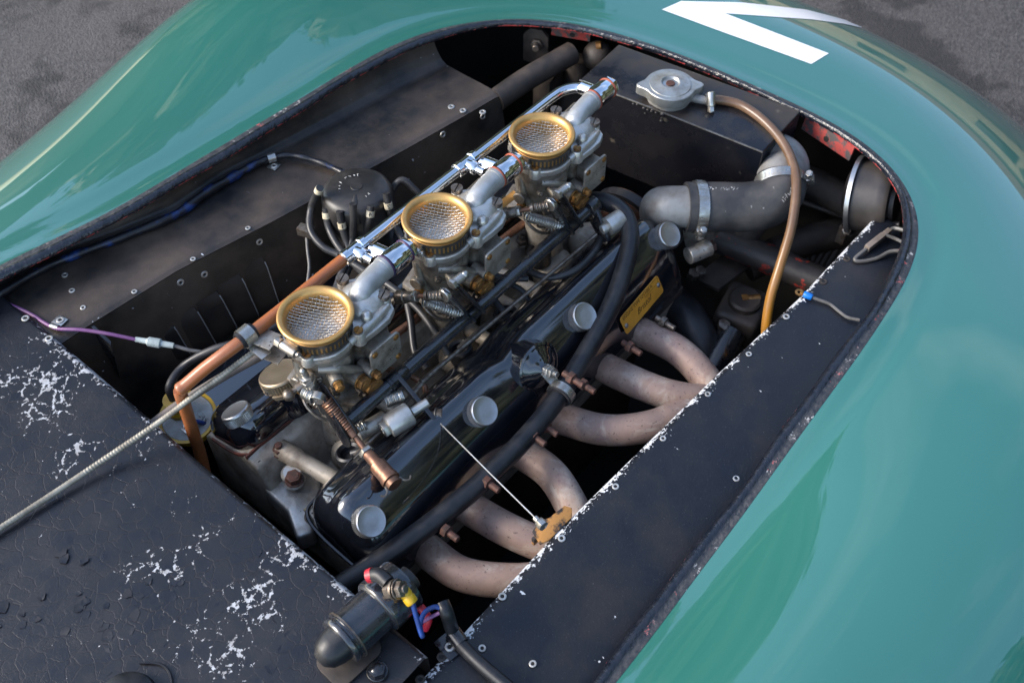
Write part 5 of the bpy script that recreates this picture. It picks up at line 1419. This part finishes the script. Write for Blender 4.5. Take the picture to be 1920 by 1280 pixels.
# ------------------------------------------------------------------ amber overflow hose
ov = thing('overflow_hose', 'amber brown overflow hose curving from filler neck past the radiator hose', 'hose', at(1480, 400, -0.1))
pts = curve(path((1322, 188, ZT+.006), (1352, 188, ZT+.006), (1390, 198, ZT+.005), (1432, 227, ZT+.004), (1468, 268, ZT), (1488, 312, ZT-.006), (1493, 355, ZT-.012), (1484, 425, -0.105), (1462, 500, -0.135), (1444, 560, -0.165), (1436, 620, -0.20), (1440, 660, -0.24)), 8)
bm = bmesh.new(); lay = bm.verts.layers.float.new('edge'); tube(bm, pts, 0.0060, 18)
bm.verts.ensure_lookup_table()
for i, v in enumerate(bm.verts): v[lay] = min(1.0, (i//18)/(len(pts)-8))
obj('hose', bm, AMBER, ov, 60)
worm_clamp(ov, pts[2], pts[3]-pts[1], 0.0068, V((-0.5, -0.5, 0.6)), 0.010)

# ------------------------------------------------------------------ black drum at the front right with its leads
dr = thing('horn_drum', 'black drum with bright rim under the front right lip', 'drum', at(1620, 380, -0.16))
c0 = at(1603, 366, -0.142); c1 = at(1664, 362, -0.140)
ax = V((0.2, -0.9, 0.22)).normalized()
bm = bmesh.new(); lathe(bm, [(0.0, -0.012), (0.030, -0.009), (0.046, -0.002), (0.0495, 0.0), (0.0495, 0.004), (0.046, 0.006), (0.045, 0.034), (0.0445, 0.044), (0.041, 0.048), (0.030, 0.049), (0.029, 0.054), (0, 0.0545)], c0, ax, 48)
o = obj('drum_body', bm, DRUM, dr, 40)
bm = bmesh.new(); ring_band(bm, c0+ax*0.002, ax, 0.0485, 0.0055, 0.0028, 56); obj('bright_rim', bm, ALLOY_T, dr)
bm = bmesh.new(); q = at(1586, 432, -0.170); hexa(bm, q, (-0.5, -0.3, 0.5), 0.006, 0.006); box(bm, q+V((0.004, 0.004, -0.012)), (0.008, 0.012, 0.03)); obj('rim_bolt', bm, STEEL, dr)
bm = bmesh.new(); q = c0+ax*0.050+V((-0.02, -0.01, -0.02)); cyl(bm, q, q+ax*0.012, 0.006, 14); obj('terminal', bm, STEEL, dr)
cl = thing('inline_connector', 'taupe inline wire connector lying on the right shelf beside drum', 'connector', at(1640, 455, ZL+.006))
a, b = at(1612, 476, ZL+0.008), at(1668, 432, ZL+0.010)
bm = bmesh.new(); x = b-a; box(bm, (a+b)/2, (x.length*0.55, 0.0085, 0.0075), x, (0, 0, 1), 0.0012); box(bm, a.lerp(b, 0.82), (x.length*0.36, 0.0072, 0.0065), x, (0, 0, 1), 0.001); obj('housing', bm, TAUPE, cl)
bm = bmesh.new(); tube(bm, curve([a+(b-a)*0.2]+path((1603, 485, ZL+.004), (1615, 490, ZL+.003), (1645, 484, ZL+.004), (1668, 472, ZL+.008), (1692, 470, ZL+.012)), 6), 0.0024, 8); obj('lead', bm, GREYW, cl)
bm = bmesh.new(); tube(bm, curve([b]+path((1678, 428, ZL+.012), (1696, 432, ZL+.016)), 6), 0.0026, 8); tube(bm, curve(path((1660, 440, ZL+.012), (1680, 448, ZL+.010), (1696, 456, ZL+.012)), 6), 0.0022, 8); obj('lead', bm, GREYW, cl)

# ------------------------------------------------------------------ blue ring terminal and its wire on the right shelf
bt = thing('ring_terminal_wire', 'grey wire with bright blue ring terminal across the right shelf', 'wire', at(1540, 565, ZL))
a, b = at(1507, 551, ZL+0.004), at(1522, 557, ZL+0.004)
bm = bmesh.new(); lathe(bm, [(0.0036, 0), (0.0042, 0.001), (0.0042, 0.009), (0.0034, 0.0105)], a, b-a, 16); obj('blue_sleeve', bm, BRBLUE, bt)
bm = bmesh.new(); ring_band(bm, at(1499, 548, ZL+0.002), (0, 0, 1), 0.0026, 0.001, 0.0026, 20); tube(bm, [at(1502, 549, ZL+.002), a], 0.0020, 8); obj('ring_tongue', bm, BRASS, bt)
bm = bmesh.new(); tube(bm, curve([b]+path((1535, 562, ZL+.003), (1556, 570, ZL+.0025), (1575, 585, ZL+.0025), (1590, 595, ZL+.003), (1612, 600, ZL+.004)), 6), 0.0019, 8); obj('wire', bm, GREYW, bt)

# ------------------------------------------------------------------ distributor, leads, markers
dp = V((0.212, 0.168, -0.080))
di = thing('distributor', 'round dark distributor cap with six plug leads behind the middle carburettor', 'distributor', dp+V((0, 0, -0.12)))
bm = bmesh.new()
lathe(bm, [(0.040, -0.075), (0.0405, -0.055), (0.0440, -0.050), (0.0448, -0.020), (0.0440, -0.010), (0.0410, -0.0035), (0.035, -0.0005), (0.020, 0.0008), (0.0075, 0.0010), (0.0070, 0.0018), (0, 0.0020)], dp, (0.05, 0.02, 1), 56)
cap_o = obj('distributor_cap', bm, BAKELITE, di, 50)
bm = bmesh.new(); random.seed(5)   # worn moulded lettering round the cap's top, too rubbed to read
for k in range(17):
    a = math.radians(40+k*14.5)
    if k in (4, 9, 13): continue
    c_ = dp+V((0.0205*math.cos(a), 0.0205*math.sin(a), 0.0012))
    for s in range(2):
        b_ = a+random.uniform(-0.6, 0.6); l_ = random.uniform(0.0008, 0.0017)
        o_ = V((random.uniform(-.0009, .0009), random.uniform(-.0009, .0009), 0))
        tube(bm, [c_+o_-V((math.cos(b_), math.sin(b_), 0))*l_, c_+o_+V((math.cos(b_), math.sin(b_), 0))*l_], 0.0003, 4)
wo = obj('worn_lettering', bm, WHITE_INK, cap_o); wo['kind'] = 'stuff'
bm = bmesh.new(); lathe(bm, [(0.03, -0.2), (0.034, -0.12), (0.038, -0.076)], dp, (0, 0, 1), 30); obj('distributor_body', bm, GRIME, di)
bm = bmesh.new()   # raised coil tower moulded along the top
tube(bm, [dp+V((-0.012, -0.010, 0.0006)), dp+V((-0.022, -0.019, -0.002)), dp+V((-0.031, -0.027, -0.008)), dp+V((-0.034, -0.030, -0.016))], [0.002, 0.0055, 0.0068, 0.0068], 14); obj('tower_ridge', bm, BAKELITE, cap_o, 50)
LEADS = [((600, 358, -.098), (584, 388, -.106), (582, 430, -.114), (605, 462, -.122), (640, 480, -.126), (690, 512, -.13), (740, 545, -.14)),
         ((611, 396, -.104), (616, 425, -.112), (632, 458, -.120), (655, 486, -.126), (690, 520, -.135)),
         ((637, 402, -.106), (643, 430, -.114), (652, 460, -.122), (660, 500, -.135)),
         ((662, 388, -.100), (663, 415, -.108), (660, 450, -.118), (648, 490, -.128), (630, 540, -.14)),
         ((696, 392, -.106), (692, 415, -.112), (682, 440, -.120), (668, 475, -.130), (640, 530, -.145)),
         ((724, 368, -.102), (730, 392, -.110), (740, 420, -.120), (756, 450, -.13)),
         ((728, 332, -.092), (752, 338, -.094), (778, 356, -.104), (800, 382, -.12))]
def on_cyl(px, py, rad):
    """first meeting of the line of sight with an upright cylinder round the distributor"""
    d = _ray(px, py); o = CAM-dp
    a = d.x*d.x+d.y*d.y; b = 2*(o.x*d.x+o.y*d.y); c = o.x*o.x+o.y*o.y-rad*rad
    disc = b*b-4*a*c
    t = (-b-math.sqrt(disc))/(2*a) if disc > 0 else -b/(2*a)
    return CAM+d*t
BAND = [(0.10, ''), (0.30, ''), (0.75, '1'), None, (0.45, '4'), (0.85, '2'), None]
for q, bnd in zip(LEADS, BAND):
    P3 = path(*q); P3[0] = on_cyl(q[0][0], q[0][1]-6, 0.0440 if q[0][0] < 727 else 0.034); P3[1] = on_cyl(q[1][0], q[1][1], 0.0500) if q[0][0] < 727 else P3[1]
    if q[0][0] > 727: P3[0] = dp+V((0.034, -0.016, -0.030))
    pts = curve(P3, 8)
    bm = bmesh.new(); tube(bm, pts, 0.0046, 14); lo = obj('plug_lead', bm, LEAD, di, 60)
    if bnd:
        k = 1+int(bnd[0]*7); d = (pts[k+1]-pts[k-1]).normalized()
        bm = bmesh.new(); ring_band(bm, pts[k], d, 0.0045, 0.0075, 0.0007, 20); mb = obj('lead_marker', bm, CREAM, lo)
        if bnd[1]:
            f = (CAM-pts[k]); f = (f-d*f.dot(d)).normalized()
            text('marker_digit', bnd[1], 0.0085, pts[k]+f*0.0054, -d.cross(f) if False else f.cross(d)*-1, d*-1 if False else -d, INK, lo, 0.0001)
bm = bmesh.new(); pts = curve(path((575, 440, -.13), (577, 470, -.14), (580, 500, -.15), (576, 535, -.16)), 8); tube(bm, pts, 0.0022, 8); obj('low_tension_wire', bm, GREYW, di, 60)
bm = bmesh.new(); box(bm, at(574, 433, -0.125), (0.012, 0.02, 0.012), (1, 0.3, 0), (-0.3, 1, 0)); obj('condenser_clip', bm, STEEL, di)
# lead runs under the carburettors to the plugs
for q in (((690, 512, -.13), (730, 535, -.125), (780, 575, -.13), (815, 620, -.14), (840, 665, -.16)), ((762, 560, -.13), (770, 600, -.14), (778, 660, -.155), (800, 690, -.165)),
          ((985, 505, -.13), (1030, 520, -.13), (1080, 505, -.125), (1115, 470, -.125), (1128, 440, -.13)), ((905, 505, -.12), (940, 520, -.128), (990, 522, -.132)),
          ((660, 850, -.158), (690, 842, -.150), (730, 830, -.146), (765, 812, -.146), (790, 790, -.15)), ((860, 655, -.157), (890, 630, -.15), (905, 615, -.15), (930, 600, -.155)), ((948, 590, -.16), (925, 560, -.15), (905, 535, -.14))):
    bm = bmesh.new(); tube(bm, curve(path(*q), 8), 0.0043, 14); obj('plug_lead', bm, LEAD, di, 60)

# ------------------------------------------------------------------ ignition coil half hidden by the scuttle
zc = -0.205
cpos = at(352, 782, zc)
ig = thing('ignition_coil', 'ignition coil with grey top and yellow rim beside scuttle edge', 'ignition coil', cpos+V((0, 0, -0.12)))
cax = V((-0.15, -0.1, 1)).normalized()
bm = bmesh.new(); lathe(bm, [(0.031, -0.13), (0.0315, -0.006)], cpos, cax, 40); obj('can', bm, BLACK_M, ig)
bm = bmesh.new(); ring_band(bm, cpos-cax*0.003, cax, 0.0300, 0.009, 0.0038, 48); obj('yellow_rim', bm, YELLOW, ig)
bm = bmesh.new(); lathe(bm, [(0.030, -0.008), (0.030, -0.0005), (0.029, 0.0005), (0, 0.0012)], cpos, cax, 40); tp_ = obj('grey_top', bm, GREYP, ig)
hx_ = at(322, 752, zc+0.01)
bm = bmesh.new(); lathe(bm, [(0.0140, -0.012), (0.0138, 0.004), (0.0118, 0.006), (0.0110, 0.020), (0.0118, 0.021), (0.0118, 0.024), (0.009, 0.0245)], cpos+(hx_-cpos)*0.55, cax, 28); obj('tower', bm, YELLOW, ig)
bm = bmesh.new(); q0 = cpos+(hx_-cpos)*0.55+cax*0.022; tube(bm, curve([q0, q0+V((0.004, 0.004, 0.02))]+path((345, 685, -.15), (400, 655, -.13), (470, 635, -.125), (520, 610, -.13)), 8), 0.0046, 14); obj('high_tension_lead', bm, LEAD, ig, 60)
bm = bmesh.new(); q0 = at(354, 800, zc+0.004); hexa(bm, q0, cax, 0.0055, 0.005); cyl(bm, q0+cax*0.005, q0+cax*0.009, 0.003, 12); box(bm, q0-cax*0.001, (0.016, 0.010, 0.002)); obj('terminal', bm, ZINC, ig)
bm = bmesh.new(); tube(bm, curve([q0+cax*0.003, q0+V((0.008, -0.002, 0.004)), q0+V((0.02, -0.008, -0.01))], 5), 0.0028, 10); obj('blue_wire', bm, BLUE, ig)
tx = (at(382, 782, zc)-at(367, 762, zc)); text('moulded_name', 'LUCAS', 0.0095, at(374, 775, zc+0.001)+cax*0.0008, tx, cax.cross(tx), GREYP, tp_, 0.0006)
# grey cable passing over the coil
gc = thing('grey_cable', 'taupe sheathed cable passing behind the ribbed cable over ignition coil', 'cable', at(400, 720, -0.13))
bm = bmesh.new(); tube(bm, curve(path((285, 795, -.135), (340, 755, -.130), (420, 705, -.125), (480, 672, -.125), (545, 640, -.13)), 8), 0.0052, 14); obj('sheath', bm, TAUPE, gc, 60)

# ------------------------------------------------------------------ wiring on the left shelf
wl = thing('wiring_loom', 'blue and black taped wiring loom along the dusty left shelf', 'wiring loom', at(330, 405, ZF))
zz = ZF+0.007
pts = curve(path((-60, 583, zz), (0, 550, zz), (80, 503, zz), (150, 474, zz), (240, 440, zz), (330, 402, zz), (380, 365, zz+.001), (430, 335, zz), (470, 312, zz+.002), (505, 297, zz+.003), (540, 291, zz+.003), (580, 298, zz+.002), (625, 315, zz), (660, 335, zz-.002), (700, 370, zz-.02)), 8)
bm = bmesh.new(); tube(bm, pts, [0.0052+0.0006*math.sin(i*0.9)+(0.0008 if 30 < i < 60 else 0)-(0.0016 if i > 70 else 0) for i in range(len(pts))], 16); obj('taped_loom', bm, HARNESS, wl, 60)
bm = bmesh.new(); k = min(range(len(pts)), key=lambda i: (pts[i]-at(510, 296, zz)).length); ring_band(bm, pts[k], pts[k+1]-pts[k-1], 0.0053, 0.010, 0.0009, 22); box(bm, at(514, 311, ZF+0.0018), (0.014, 0.013, 0.0014), (1, 0.2, 0), (-.2, 1, 0), 0.0004); o = obj('p_clip', bm, ZINC, wl); inst('rivet', RIVET, wl, at(514, 311, ZF+0.0026))
bm = bmesh.new(); tube(bm, pts[-14:], 0.0040, 14); obj('blue_sleeve', bm, BRBLUE, wl, 60)
pw = thing('purple_wire', 'purple wire with milky bullet connector hanging over louvred wall', 'wire', at(200, 625, -0.112))
bm = bmesh.new(); tube(bm, curve(path((-20, 567, ZF+.004), (20, 572, ZF+.004), (60, 590, ZF+.003), (85, 606, ZF+.004), (108, 616, ZF+.006), (150, 618, ZF+.008), (200, 625, ZF+.004), (258, 637, -.125)), 8), 0.0022, 10); obj('wire', bm, PURPLE, pw, 60)
a, b = at(254, 636, -.125), at(326, 648, -.132); d = (b-a).normalized(); Lc = (b-a).length
bm = bmesh.new(); lathe(bm, [(0.0030, 0), (0.0034, Lc*.28), (0.0036, Lc*.30), (0.0056, Lc*.34), (0.0056, Lc*.64), (0.0038, Lc*.68), (0.0034, Lc)], a, d, 16); obj('bullet_connector', bm, CLEARP, pw)
bm = bmesh.new(); tube(bm, curve([b]+path((355, 656, -.137), (385, 662, -.142), (360, 672, -.15), (335, 690, -.165), (328, 715, -.18)), 8), 0.0022, 10); obj('dark_wire', bm, GREYW, pw, 60)
bm = bmesh.new(); q = at(98, 605, ZF+.004); ring_band(bm, at(103, 613, ZF+.005), at(120, 617, ZF+.005)-at(85, 606, ZF+.004), 0.0026, 0.010, 0.001, 18); box(bm, at(112, 602, ZF+.0018), (0.013, 0.014, 0.0016), (1, .2, 0), (-.2, 1, 0), 0.0004); obj('p_clip', bm, ZINC, pw); inst('rivet', RIVET, pw, at(113, 600, ZF+.0028))

# ------------------------------------------------------------------ starter solenoid on the scuttle corner
so = thing('starter_solenoid', 'black starter solenoid with rubber boot on the scuttle corner', 'solenoid', at(680, 1200, ZS))
zq = ZS+0.028
S0, S1 = at(612, 1226, zq), at(752, 1098, zq); sx = (S1-S0).normalized(); LS = (S1-S0).length
bm = bmesh.new(); lathe(bm, [(0.0000, -0.0090), (0.0073, -0.0078), (0.0134, -0.0022), (0.0166, 0.0067), (0.0176, 0.0157), (0.0186, 0.0190)], S0, sx, 32, True, False); obj('rubber_boot', bm, RUBBER, so, 60)
bm = bmesh.new()
lathe(bm, [(0.0176, 0.0146), (0.0223, 0.0151), (0.0237, 0.0168), (0.0237, 0.0196), (0.0223, 0.0207), (0.0223, 0.0230), (0.0240, 0.0235), (0.0240, 0.0252), (0.0220, 0.0263), (0.0220, 0.0582), (0.0248, 0.0588), (0.0262, 0.0605), (0.0267, 0.0627), (0.0266, 0.0896), (0.0255, 0.0924), (0.0186, 0.0935), (0.0000, 0.0941)], S0, sx, 44)
o = obj('case', bm, SHAFT, so, 40)
for dd in (0.0252, 0.0614):
    bm = bmesh.new(); ring_band(bm, S0+sx*dd, sx, 0.0241 if dd < .03 else 0.0258, 0.0014, 0.0006, 44); obj('worn_rim', bm, STEEL, o)
sz_ = V((0, 0, 1)); sv = sx.cross(sz_).normalized()
te = S0+sx*0.090
bm = bmesh.new(); cyl(bm, te, te+sx*0.012, 0.012, 20); obj('insulator', bm, BAKELITE, so)
q = at(744, 1104, zq+0.040); ax = V((0.4, -0.8, 0.5)).normalized()
bm = bmesh.new(); cyl(bm, q-ax*0.012, q+ax*0.010, 0.0042, 14); hexa(bm, q+ax*0.002, ax, 0.0080, 0.0055); cyl(bm, q+ax*0.0005, q+ax*0.002, 0.0092, 20); hexa(bm, q-ax*0.010, ax, 0.0088, 0.006); ring_band(bm, q-ax*0.002, ax, 0.0042, 0.0022, 0.005, 20); obj('terminal_stack', bm, STEEL, so)
bm = bmesh.new(); r_ = path((696, 1078, zq+.036), (712, 1078, zq+.041), (728, 1092, zq+.041)); tube(bm, curve(r_, 6), 0.0066, 14); obj('taped_cable_end', bm, RUBBER, so)
bm = bmesh.new(); tube(bm, path((690, 1080, zq+.035), (700, 1077, zq+.0375)), [0.0064, 0.0069], 14); obj('red_band', bm, REDP, so)
bm = bmesh.new(); a, b = at(754, 1104, zq+.038), at(774, 1130, zq+.030); lathe(bm, [(0.0048, 0), (0.0056, 0.001), (0.0058, 0.006), (0.0052, 0.0075), (0.0058, 0.009), (0.0058, 0.014), (0.005, (b-a).length)], a, b-a, 18); obj('yellow_terminal', bm, YELLOW, so, 40)
bm = bmesh.new(); tube(bm, curve([b]+path((779, 1150, zq+.022), (786, 1175, zq+.012), (792, 1192, zq+.006), (788, 1170, zq+.004), (796, 1148, zq+.004), (815, 1137, zq+.004), (832, 1142, zq+.002)), 8), 0.0023, 10); obj('blue_wire', bm, BLUE, so, 60)
bm = bmesh.new(); tube(bm, curve(path((790, 1166, zq-.006), (808, 1156, zq-.004), (828, 1146, zq)), 8), 0.0020, 8); obj('purple_wire', bm, PURPLE, so, 60)
bm = bmesh.new(); tube(bm, curve(path((772, 1130, zq-.012), (790, 1140, zq-.014), (802, 1160, zq-.02), (796, 1178, zq-.03)), 6), 0.0042, 12); obj('red_cable', bm, REDP, so, 60)
bm = bmesh.new(); prism(bm, rrect(0.055, 0.040, 0.012), at(655, 1228, ZS+0.0012), sx, (0, 0, 1) if False else sz_.cross(sx), 0.003, 0.0008); obj('mounting_foot', bm, GRIME, so)
q = at(708, 1258, ZS+0.003); bm = bmesh.new(); cyl(bm, q, q+V((0, 0, 0.0015)), 0.0098, 22); hexa(bm, q+V((0, 0, 0.0015)), (0, 0, 1), 0.0082, 0.006); ball(bm, q+V((0, 0, 0.0072)), 0.0055, 14, (1, 1, 0.35)); obj('foot_bolt', bm, BLACK_M, so)
# loom leaving the corner under a riveted clip
lm = thing('taped_cable', 'black taped cable under a riveted clip at the shelf corner', 'cable', at(860, 1200, ZL))
bm = bmesh.new(); tube(bm, curve(path((829, 1128, zq+.001), (838, 1150, zq-.004), (848, 1180, ZL+.010), (862, 1205, ZL+.006), (900, 1243, ZL+.006), (950, 1285, ZL+.006), (1000, 1325, ZL+.006)), 8), 0.0066, 16); obj('sheath', bm, RUBBER, lm, 60)
p0 = at(857, 1196, ZL+.006); d = at(880, 1222, ZL+.006)-at(850, 1182, ZL+.009)
bm = bmesh.new(); ring_band(bm, p0, d, 0.0068, 0.014, 0.0012, 28); box(bm, at(840, 1212, ZL+.002), (0.015, 0.024, 0.0016), (1, -0.15, 0), (.15, 1, 0), 0.0005); obj('clip', bm, BLACK_M, lm)
inst('rivet', RIVET, lm, at(843, 1212, ZL+.0028))

# ------------------------------------------------------------------ chassis tubes and dark machinery below
ch = thing('chassis_rail', 'black chassis tube with red paint showing below radiator hose', 'chassis tube', at(1440, 490, -0.25))
for q, r, m in ((((1290, 425, -.235), (1400, 468, -.235), (1540, 530, -.235)), 0.020, CHASSIS), (((1385, 455, -.235), (1420, 415, -.20), (1450, 380, -.17)), 0.017, GRIME), (((1370, 440, -.23), (1270, 408, -.25)), 0.018, CHASSIS)):
    bm = bmesh.new(); tube(bm, curve(path(*q), 6), r, 24); obj('tube', bm, m, ch, 60)
fx = thing('front_crossmember', 'grimy brown tubes in the shadow ahead of the radiator hose', 'chassis tube', at(1520, 420, -0.3))
for q, r in ((((1490, 330, -.20), (1540, 352, -.20), (1600, 385, -.20)), 0.022), (((1400, 500, -.28), (1500, 455, -.26), (1600, 430, -.25)), 0.022), (((1480, 370, -.22), (1580, 405, -.22)), 0.004)):
    bm = bmesh.new(); tube(bm, curve(path(*q), 6), r, 20); obj('tube', bm, GRIME, fx, 60)
bm = bmesh.new()
for k in range(6):
    tube(bm, [at(1490+k*12, 520, -.30), at(1535+k*12, 445, -.26)], 0.006, 10)
obj('spring_coils', bm, GRIME, fx)
# dark units to the right of the engine
du = thing('steering_box', 'dark oily steering box deep between engine and right shelf', 'steering box', at(1390, 600, -0.33))
p = at(1390, 590, -0.28); bm = bmesh.new(); box(bm, p, (0.07, 0.06, 0.05), (1, 0.2, 0), (-.2, 1, 0), 0.010, 3); cyl(bm, p+V((0, 0, 0.02)), p+V((0, 0, 0.035)), 0.022, 24, 0.003); obj('case', bm, GRIME, du)
bm = bmesh.new(); tube(bm, path((1370, 625, -.275), (1330, 700, -.29), (1290, 780, -.33)), 0.020, 20); obj('column', bm, BLACK_M, du)
bm = bmesh.new(); q = at(1425, 560, -0.25); cyl(bm, q, q+V((-0.012, 0.012, 0)), 0.0065, 16); hexa(bm, q+V((-0.012, .012, 0)), (-1, 1, 0), 0.008, 0.008); obj('brass_union', bm, BRASS, du)
bm = bmesh.new(); q = at(1355, 612, -0.262); hexa(bm, q, (0, -.3, 1), 0.009, 0.007); obj('case_bolt', bm, STEEL, du)
eb = thing('engine_mount', 'dark bolted engine mount plate below the brass nameplate', 'mount', at(1310, 525, -0.3))
p = at(1300, 525, -0.27); bm = bmesh.new(); prism(bm, [(0, 0), (0.08, 0.01), (0.07, 0.05), (0.0, 0.04)], p, (1, 0, 0), (0, -1, 0.1), -0.006, 0.001); obj('plate', bm, GRIME, eb)
for q in ((1297, 520), (1310, 515)):
    bm = bmesh.new(); c = at(q[0], q[1], -0.262); hexa(bm, c, (0, -0.2, 1), 0.008, 0.012); obj('mount_bolt', bm, STEEL, eb)
pi = thing('black_down_pipe', 'smooth dark pipe beside the foremost exhaust port', 'pipe', at(1290, 610, -0.3))
bm = bmesh.new(); tube(bm, curve(path((1235, 555, -.27), (1280, 590, -.27), (1310, 640, -.28), (1325, 700, -.31)), 8), 0.027, 24); obj('pipe', bm, RUBBER, pi, 60)
# fan belt and pulley behind the front carburettor
fb = thing('fan_belt', 'black fan belt over a rusty pulley ahead of front carburettor', 'fan belt', at(1190, 370, -0.2))
pc_ = at(1180, 425, -0.21); ax = V((1, 0, 0.1))
bm = bmesh.new(); lathe(bm, [(0.050, -0.012), (0.058, -0.010), (0.050, -0.003), (0.050, 0.003), (0.058, 0.010), (0.050, 0.012)], pc_, ax, 48); obj('pulley', bm, RUST, fb)
bm = bmesh.new(); ring_band(bm, pc_, ax, 0.053, 0.013, 0.008, 56); obj('belt', bm, RUBBER, fb)
# front left: dusty rail, bracket and duct behind the lip
fl = thing('dusty_front_rail', 'dusty brown chassis rail end and lug under the front lip', 'chassis tube', at(1000, 150, -0.16))
bm = bmesh.new(); tube(bm, curve(path((930, 188, -.135), (985, 150, -.128), (1040, 118, -.122), (1072, 100, -.120)), 6), 0.0165, 20); obj('rail', bm, GRIME, fl, 60)
bm = bmesh.new(); P = at(1005, 82, -0.13); prism(bm, [(-0.018, -0.03), (0.020, -0.03), (0.020, 0.018), (0.010, 0.028), (-0.008, 0.028), (-0.018, 0.016)], P, (0.4, -1, 0), (0, 0, 1), 0.006, 0.001); obj('lug', bm, GRIME, fl)
bm = bmesh.new(); q = at(1007, 80, -0.125); hexa(bm, q, (-0.8, -0.5, 0.1), 0.009, 0.008); cyl(bm, q, q+V((-0.016, -0.010, 0.002)), 0.005, 14); obj('lug_bolt', bm, STEEL, fl)
bm = bmesh.new(); tube(bm, curve(path((1085, 110, -.15), (1078, 170, -.20), (1040, 230, -.26)), 6), [0.022]*13, 16); box(bm, at(1040, 190, -0.23), (0.12, 0.03, 0.16), (1, .3, 0), (-.3, 1, 0), 0.01); obj('web', bm, GRIME, fl)
bm = bmesh.new(); ball(bm, at(1120, 105, -0.13), 0.022, 20); obj('round_housing', bm, GRIME, fl)
bm = bmesh.new(); cyl(bm, at(1118, 88, -.112), at(1128, 86, -.11), 0.007, 14); obj('union', bm, BRASS, fl)

# flat brass strip between the middle and front carburettors
bs = thing('brass_strip', 'flat orange brass strip between middle and front carburettors', 'strip', at(948, 376, -0.075))
a, b = at(930, 392, -0.075), at(968, 362, -0.075); x = b-a
bm = bmesh.new(); box(bm, (a+b)/2, (x.length, 0.010, 0.0015), x, (0, 1, 0.3), 0.0003); obj('strip', bm, GOLD, bs)

# ------------------------------------------------------------------ what the paint mirrors: a few trees and a low cream building beyond the car
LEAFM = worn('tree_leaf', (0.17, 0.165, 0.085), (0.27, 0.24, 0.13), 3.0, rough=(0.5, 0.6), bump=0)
BARK = worn('tree_bark', (0.10, 0.075, 0.05), (0.06, 0.045, 0.03), 12, rough=(0.7, 0.8), bump=0.2)
PLASTER = worn('cream_plaster', (0.55, 0.44, 0.29), (0.46, 0.36, 0.24), 2.0, rough=(0.7, 0.8), bump=0)
TILE = worn('red_roof_tile', (0.28, 0.085, 0.05), (0.18, 0.06, 0.04), 6.0, rough=(0.6, 0.7), bump=0)
GLASS = worn('dark_window', (0.02, 0.025, 0.03), (0.03, 0.03, 0.03), 2.0, rough=(0.08, 0.1), bump=0)
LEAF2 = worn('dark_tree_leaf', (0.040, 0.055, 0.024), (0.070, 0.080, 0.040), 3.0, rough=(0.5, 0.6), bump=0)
def make_tree(label, az, dist, h, w, seed):
    rnd = random.Random(seed)
    c = V((math.cos(math.radians(az))*dist, math.sin(math.radians(az))*dist, GROUND_Z))
    t = thing('tree', label, 'tree', c, 'trees mirrored in the paint')
    bm = bmesh.new(); tube(bm, curve([c, c+V((0.1, 0, h*0.2)), c+V((0.0, 0.15, h*0.5)), c+V((0.1, 0.1, h*0.8))], 4), [0.28-0.017*k for k in range(13)], 10)
    for k in range(6):
        a = rnd.uniform(0, 6.28); z = h*rnd.uniform(0.3, 0.6); tube(bm, [c+V((0, 0, z)), c+V((math.cos(a)*w*0.4, math.sin(a)*w*0.4, z+h*0.18))], [0.09, 0.03], 6)
    obj('trunk', bm, BARK, t)
    bm = bmesh.new()
    blobs = [(V((rnd.gauss(0, w*0.26), rnd.gauss(0, w*0.26), h*rnd.uniform(0.16, 0.90))), rnd.uniform(0.35, 0.75)*w*0.36) for _ in range(46)]
    for _ in range(10000):
        bc_, br_ = rnd.choice(blobs)
        d = V((rnd.gauss(0, 1), rnd.gauss(0, 1), rnd.gauss(0, 1))).normalized()*br_*rnd.random()**0.4
        p = c+bc_+d; s = rnd.uniform(0.10, 0.20)
        u = V((rnd.gauss(0, 1), rnd.gauss(0, 1), rnd.gauss(0, 1))).normalized(); v = u.orthogonal().normalized()
        bm.faces.new([bm.verts.new(p+u*s), bm.verts.new(p+v*s*0.6), bm.verts.new(p-u*s), bm.verts.new(p-v*s*0.6)])
    for bc_, br_ in blobs:
        ball(bm, c+bc_, br_*0.86, 10)
        ball(bm, c+V((bc_.x*1.1, bc_.y*1.1, bc_.z*0.5)), br_*0.95, 10)
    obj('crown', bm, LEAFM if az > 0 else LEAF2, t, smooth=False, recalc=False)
make_tree('leafy tree beyond the left wing, seen only as a reflection, nearer the nose', 50, 9.4, 8.8, 4.2, 1)
make_tree('leafy tree beyond the left wing, seen only as a reflection, nearer the scuttle', 61, 9.0, 9.0, 4.2, 2)
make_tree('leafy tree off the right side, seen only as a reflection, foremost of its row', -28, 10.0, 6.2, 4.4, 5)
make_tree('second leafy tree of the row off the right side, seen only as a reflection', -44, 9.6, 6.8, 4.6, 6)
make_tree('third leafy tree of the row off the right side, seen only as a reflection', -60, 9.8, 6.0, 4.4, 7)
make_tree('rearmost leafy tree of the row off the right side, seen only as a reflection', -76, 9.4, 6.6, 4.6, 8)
bl = thing('cream_building', 'low cream building with red tiled roof, mirrored in the nose', 'building', (15, 1.5, GROUND_Z))
bm = bmesh.new(); box(bm, (17, 1.5, GROUND_Z+2.0), (5, 13, 4.0), bevel=0); obj('wall', bm, PLASTER, bl)
bm = bmesh.new(); prism(bm, [(-2.9, 0), (2.9, 0), (0, 1.7)], (17, 8.3, GROUND_Z+4.002), (1, 0, 0), (0, 0, 1), 13.6, 0); obj('roof', bm, TILE, bl)
for k in range(4):
    bm = bmesh.new(); box(bm, (14.48, -3.2+3.0*k, GROUND_Z+2.1), (0.06, 1.1, 1.4), bevel=0.01); obj('window', bm, GLASS, bl)
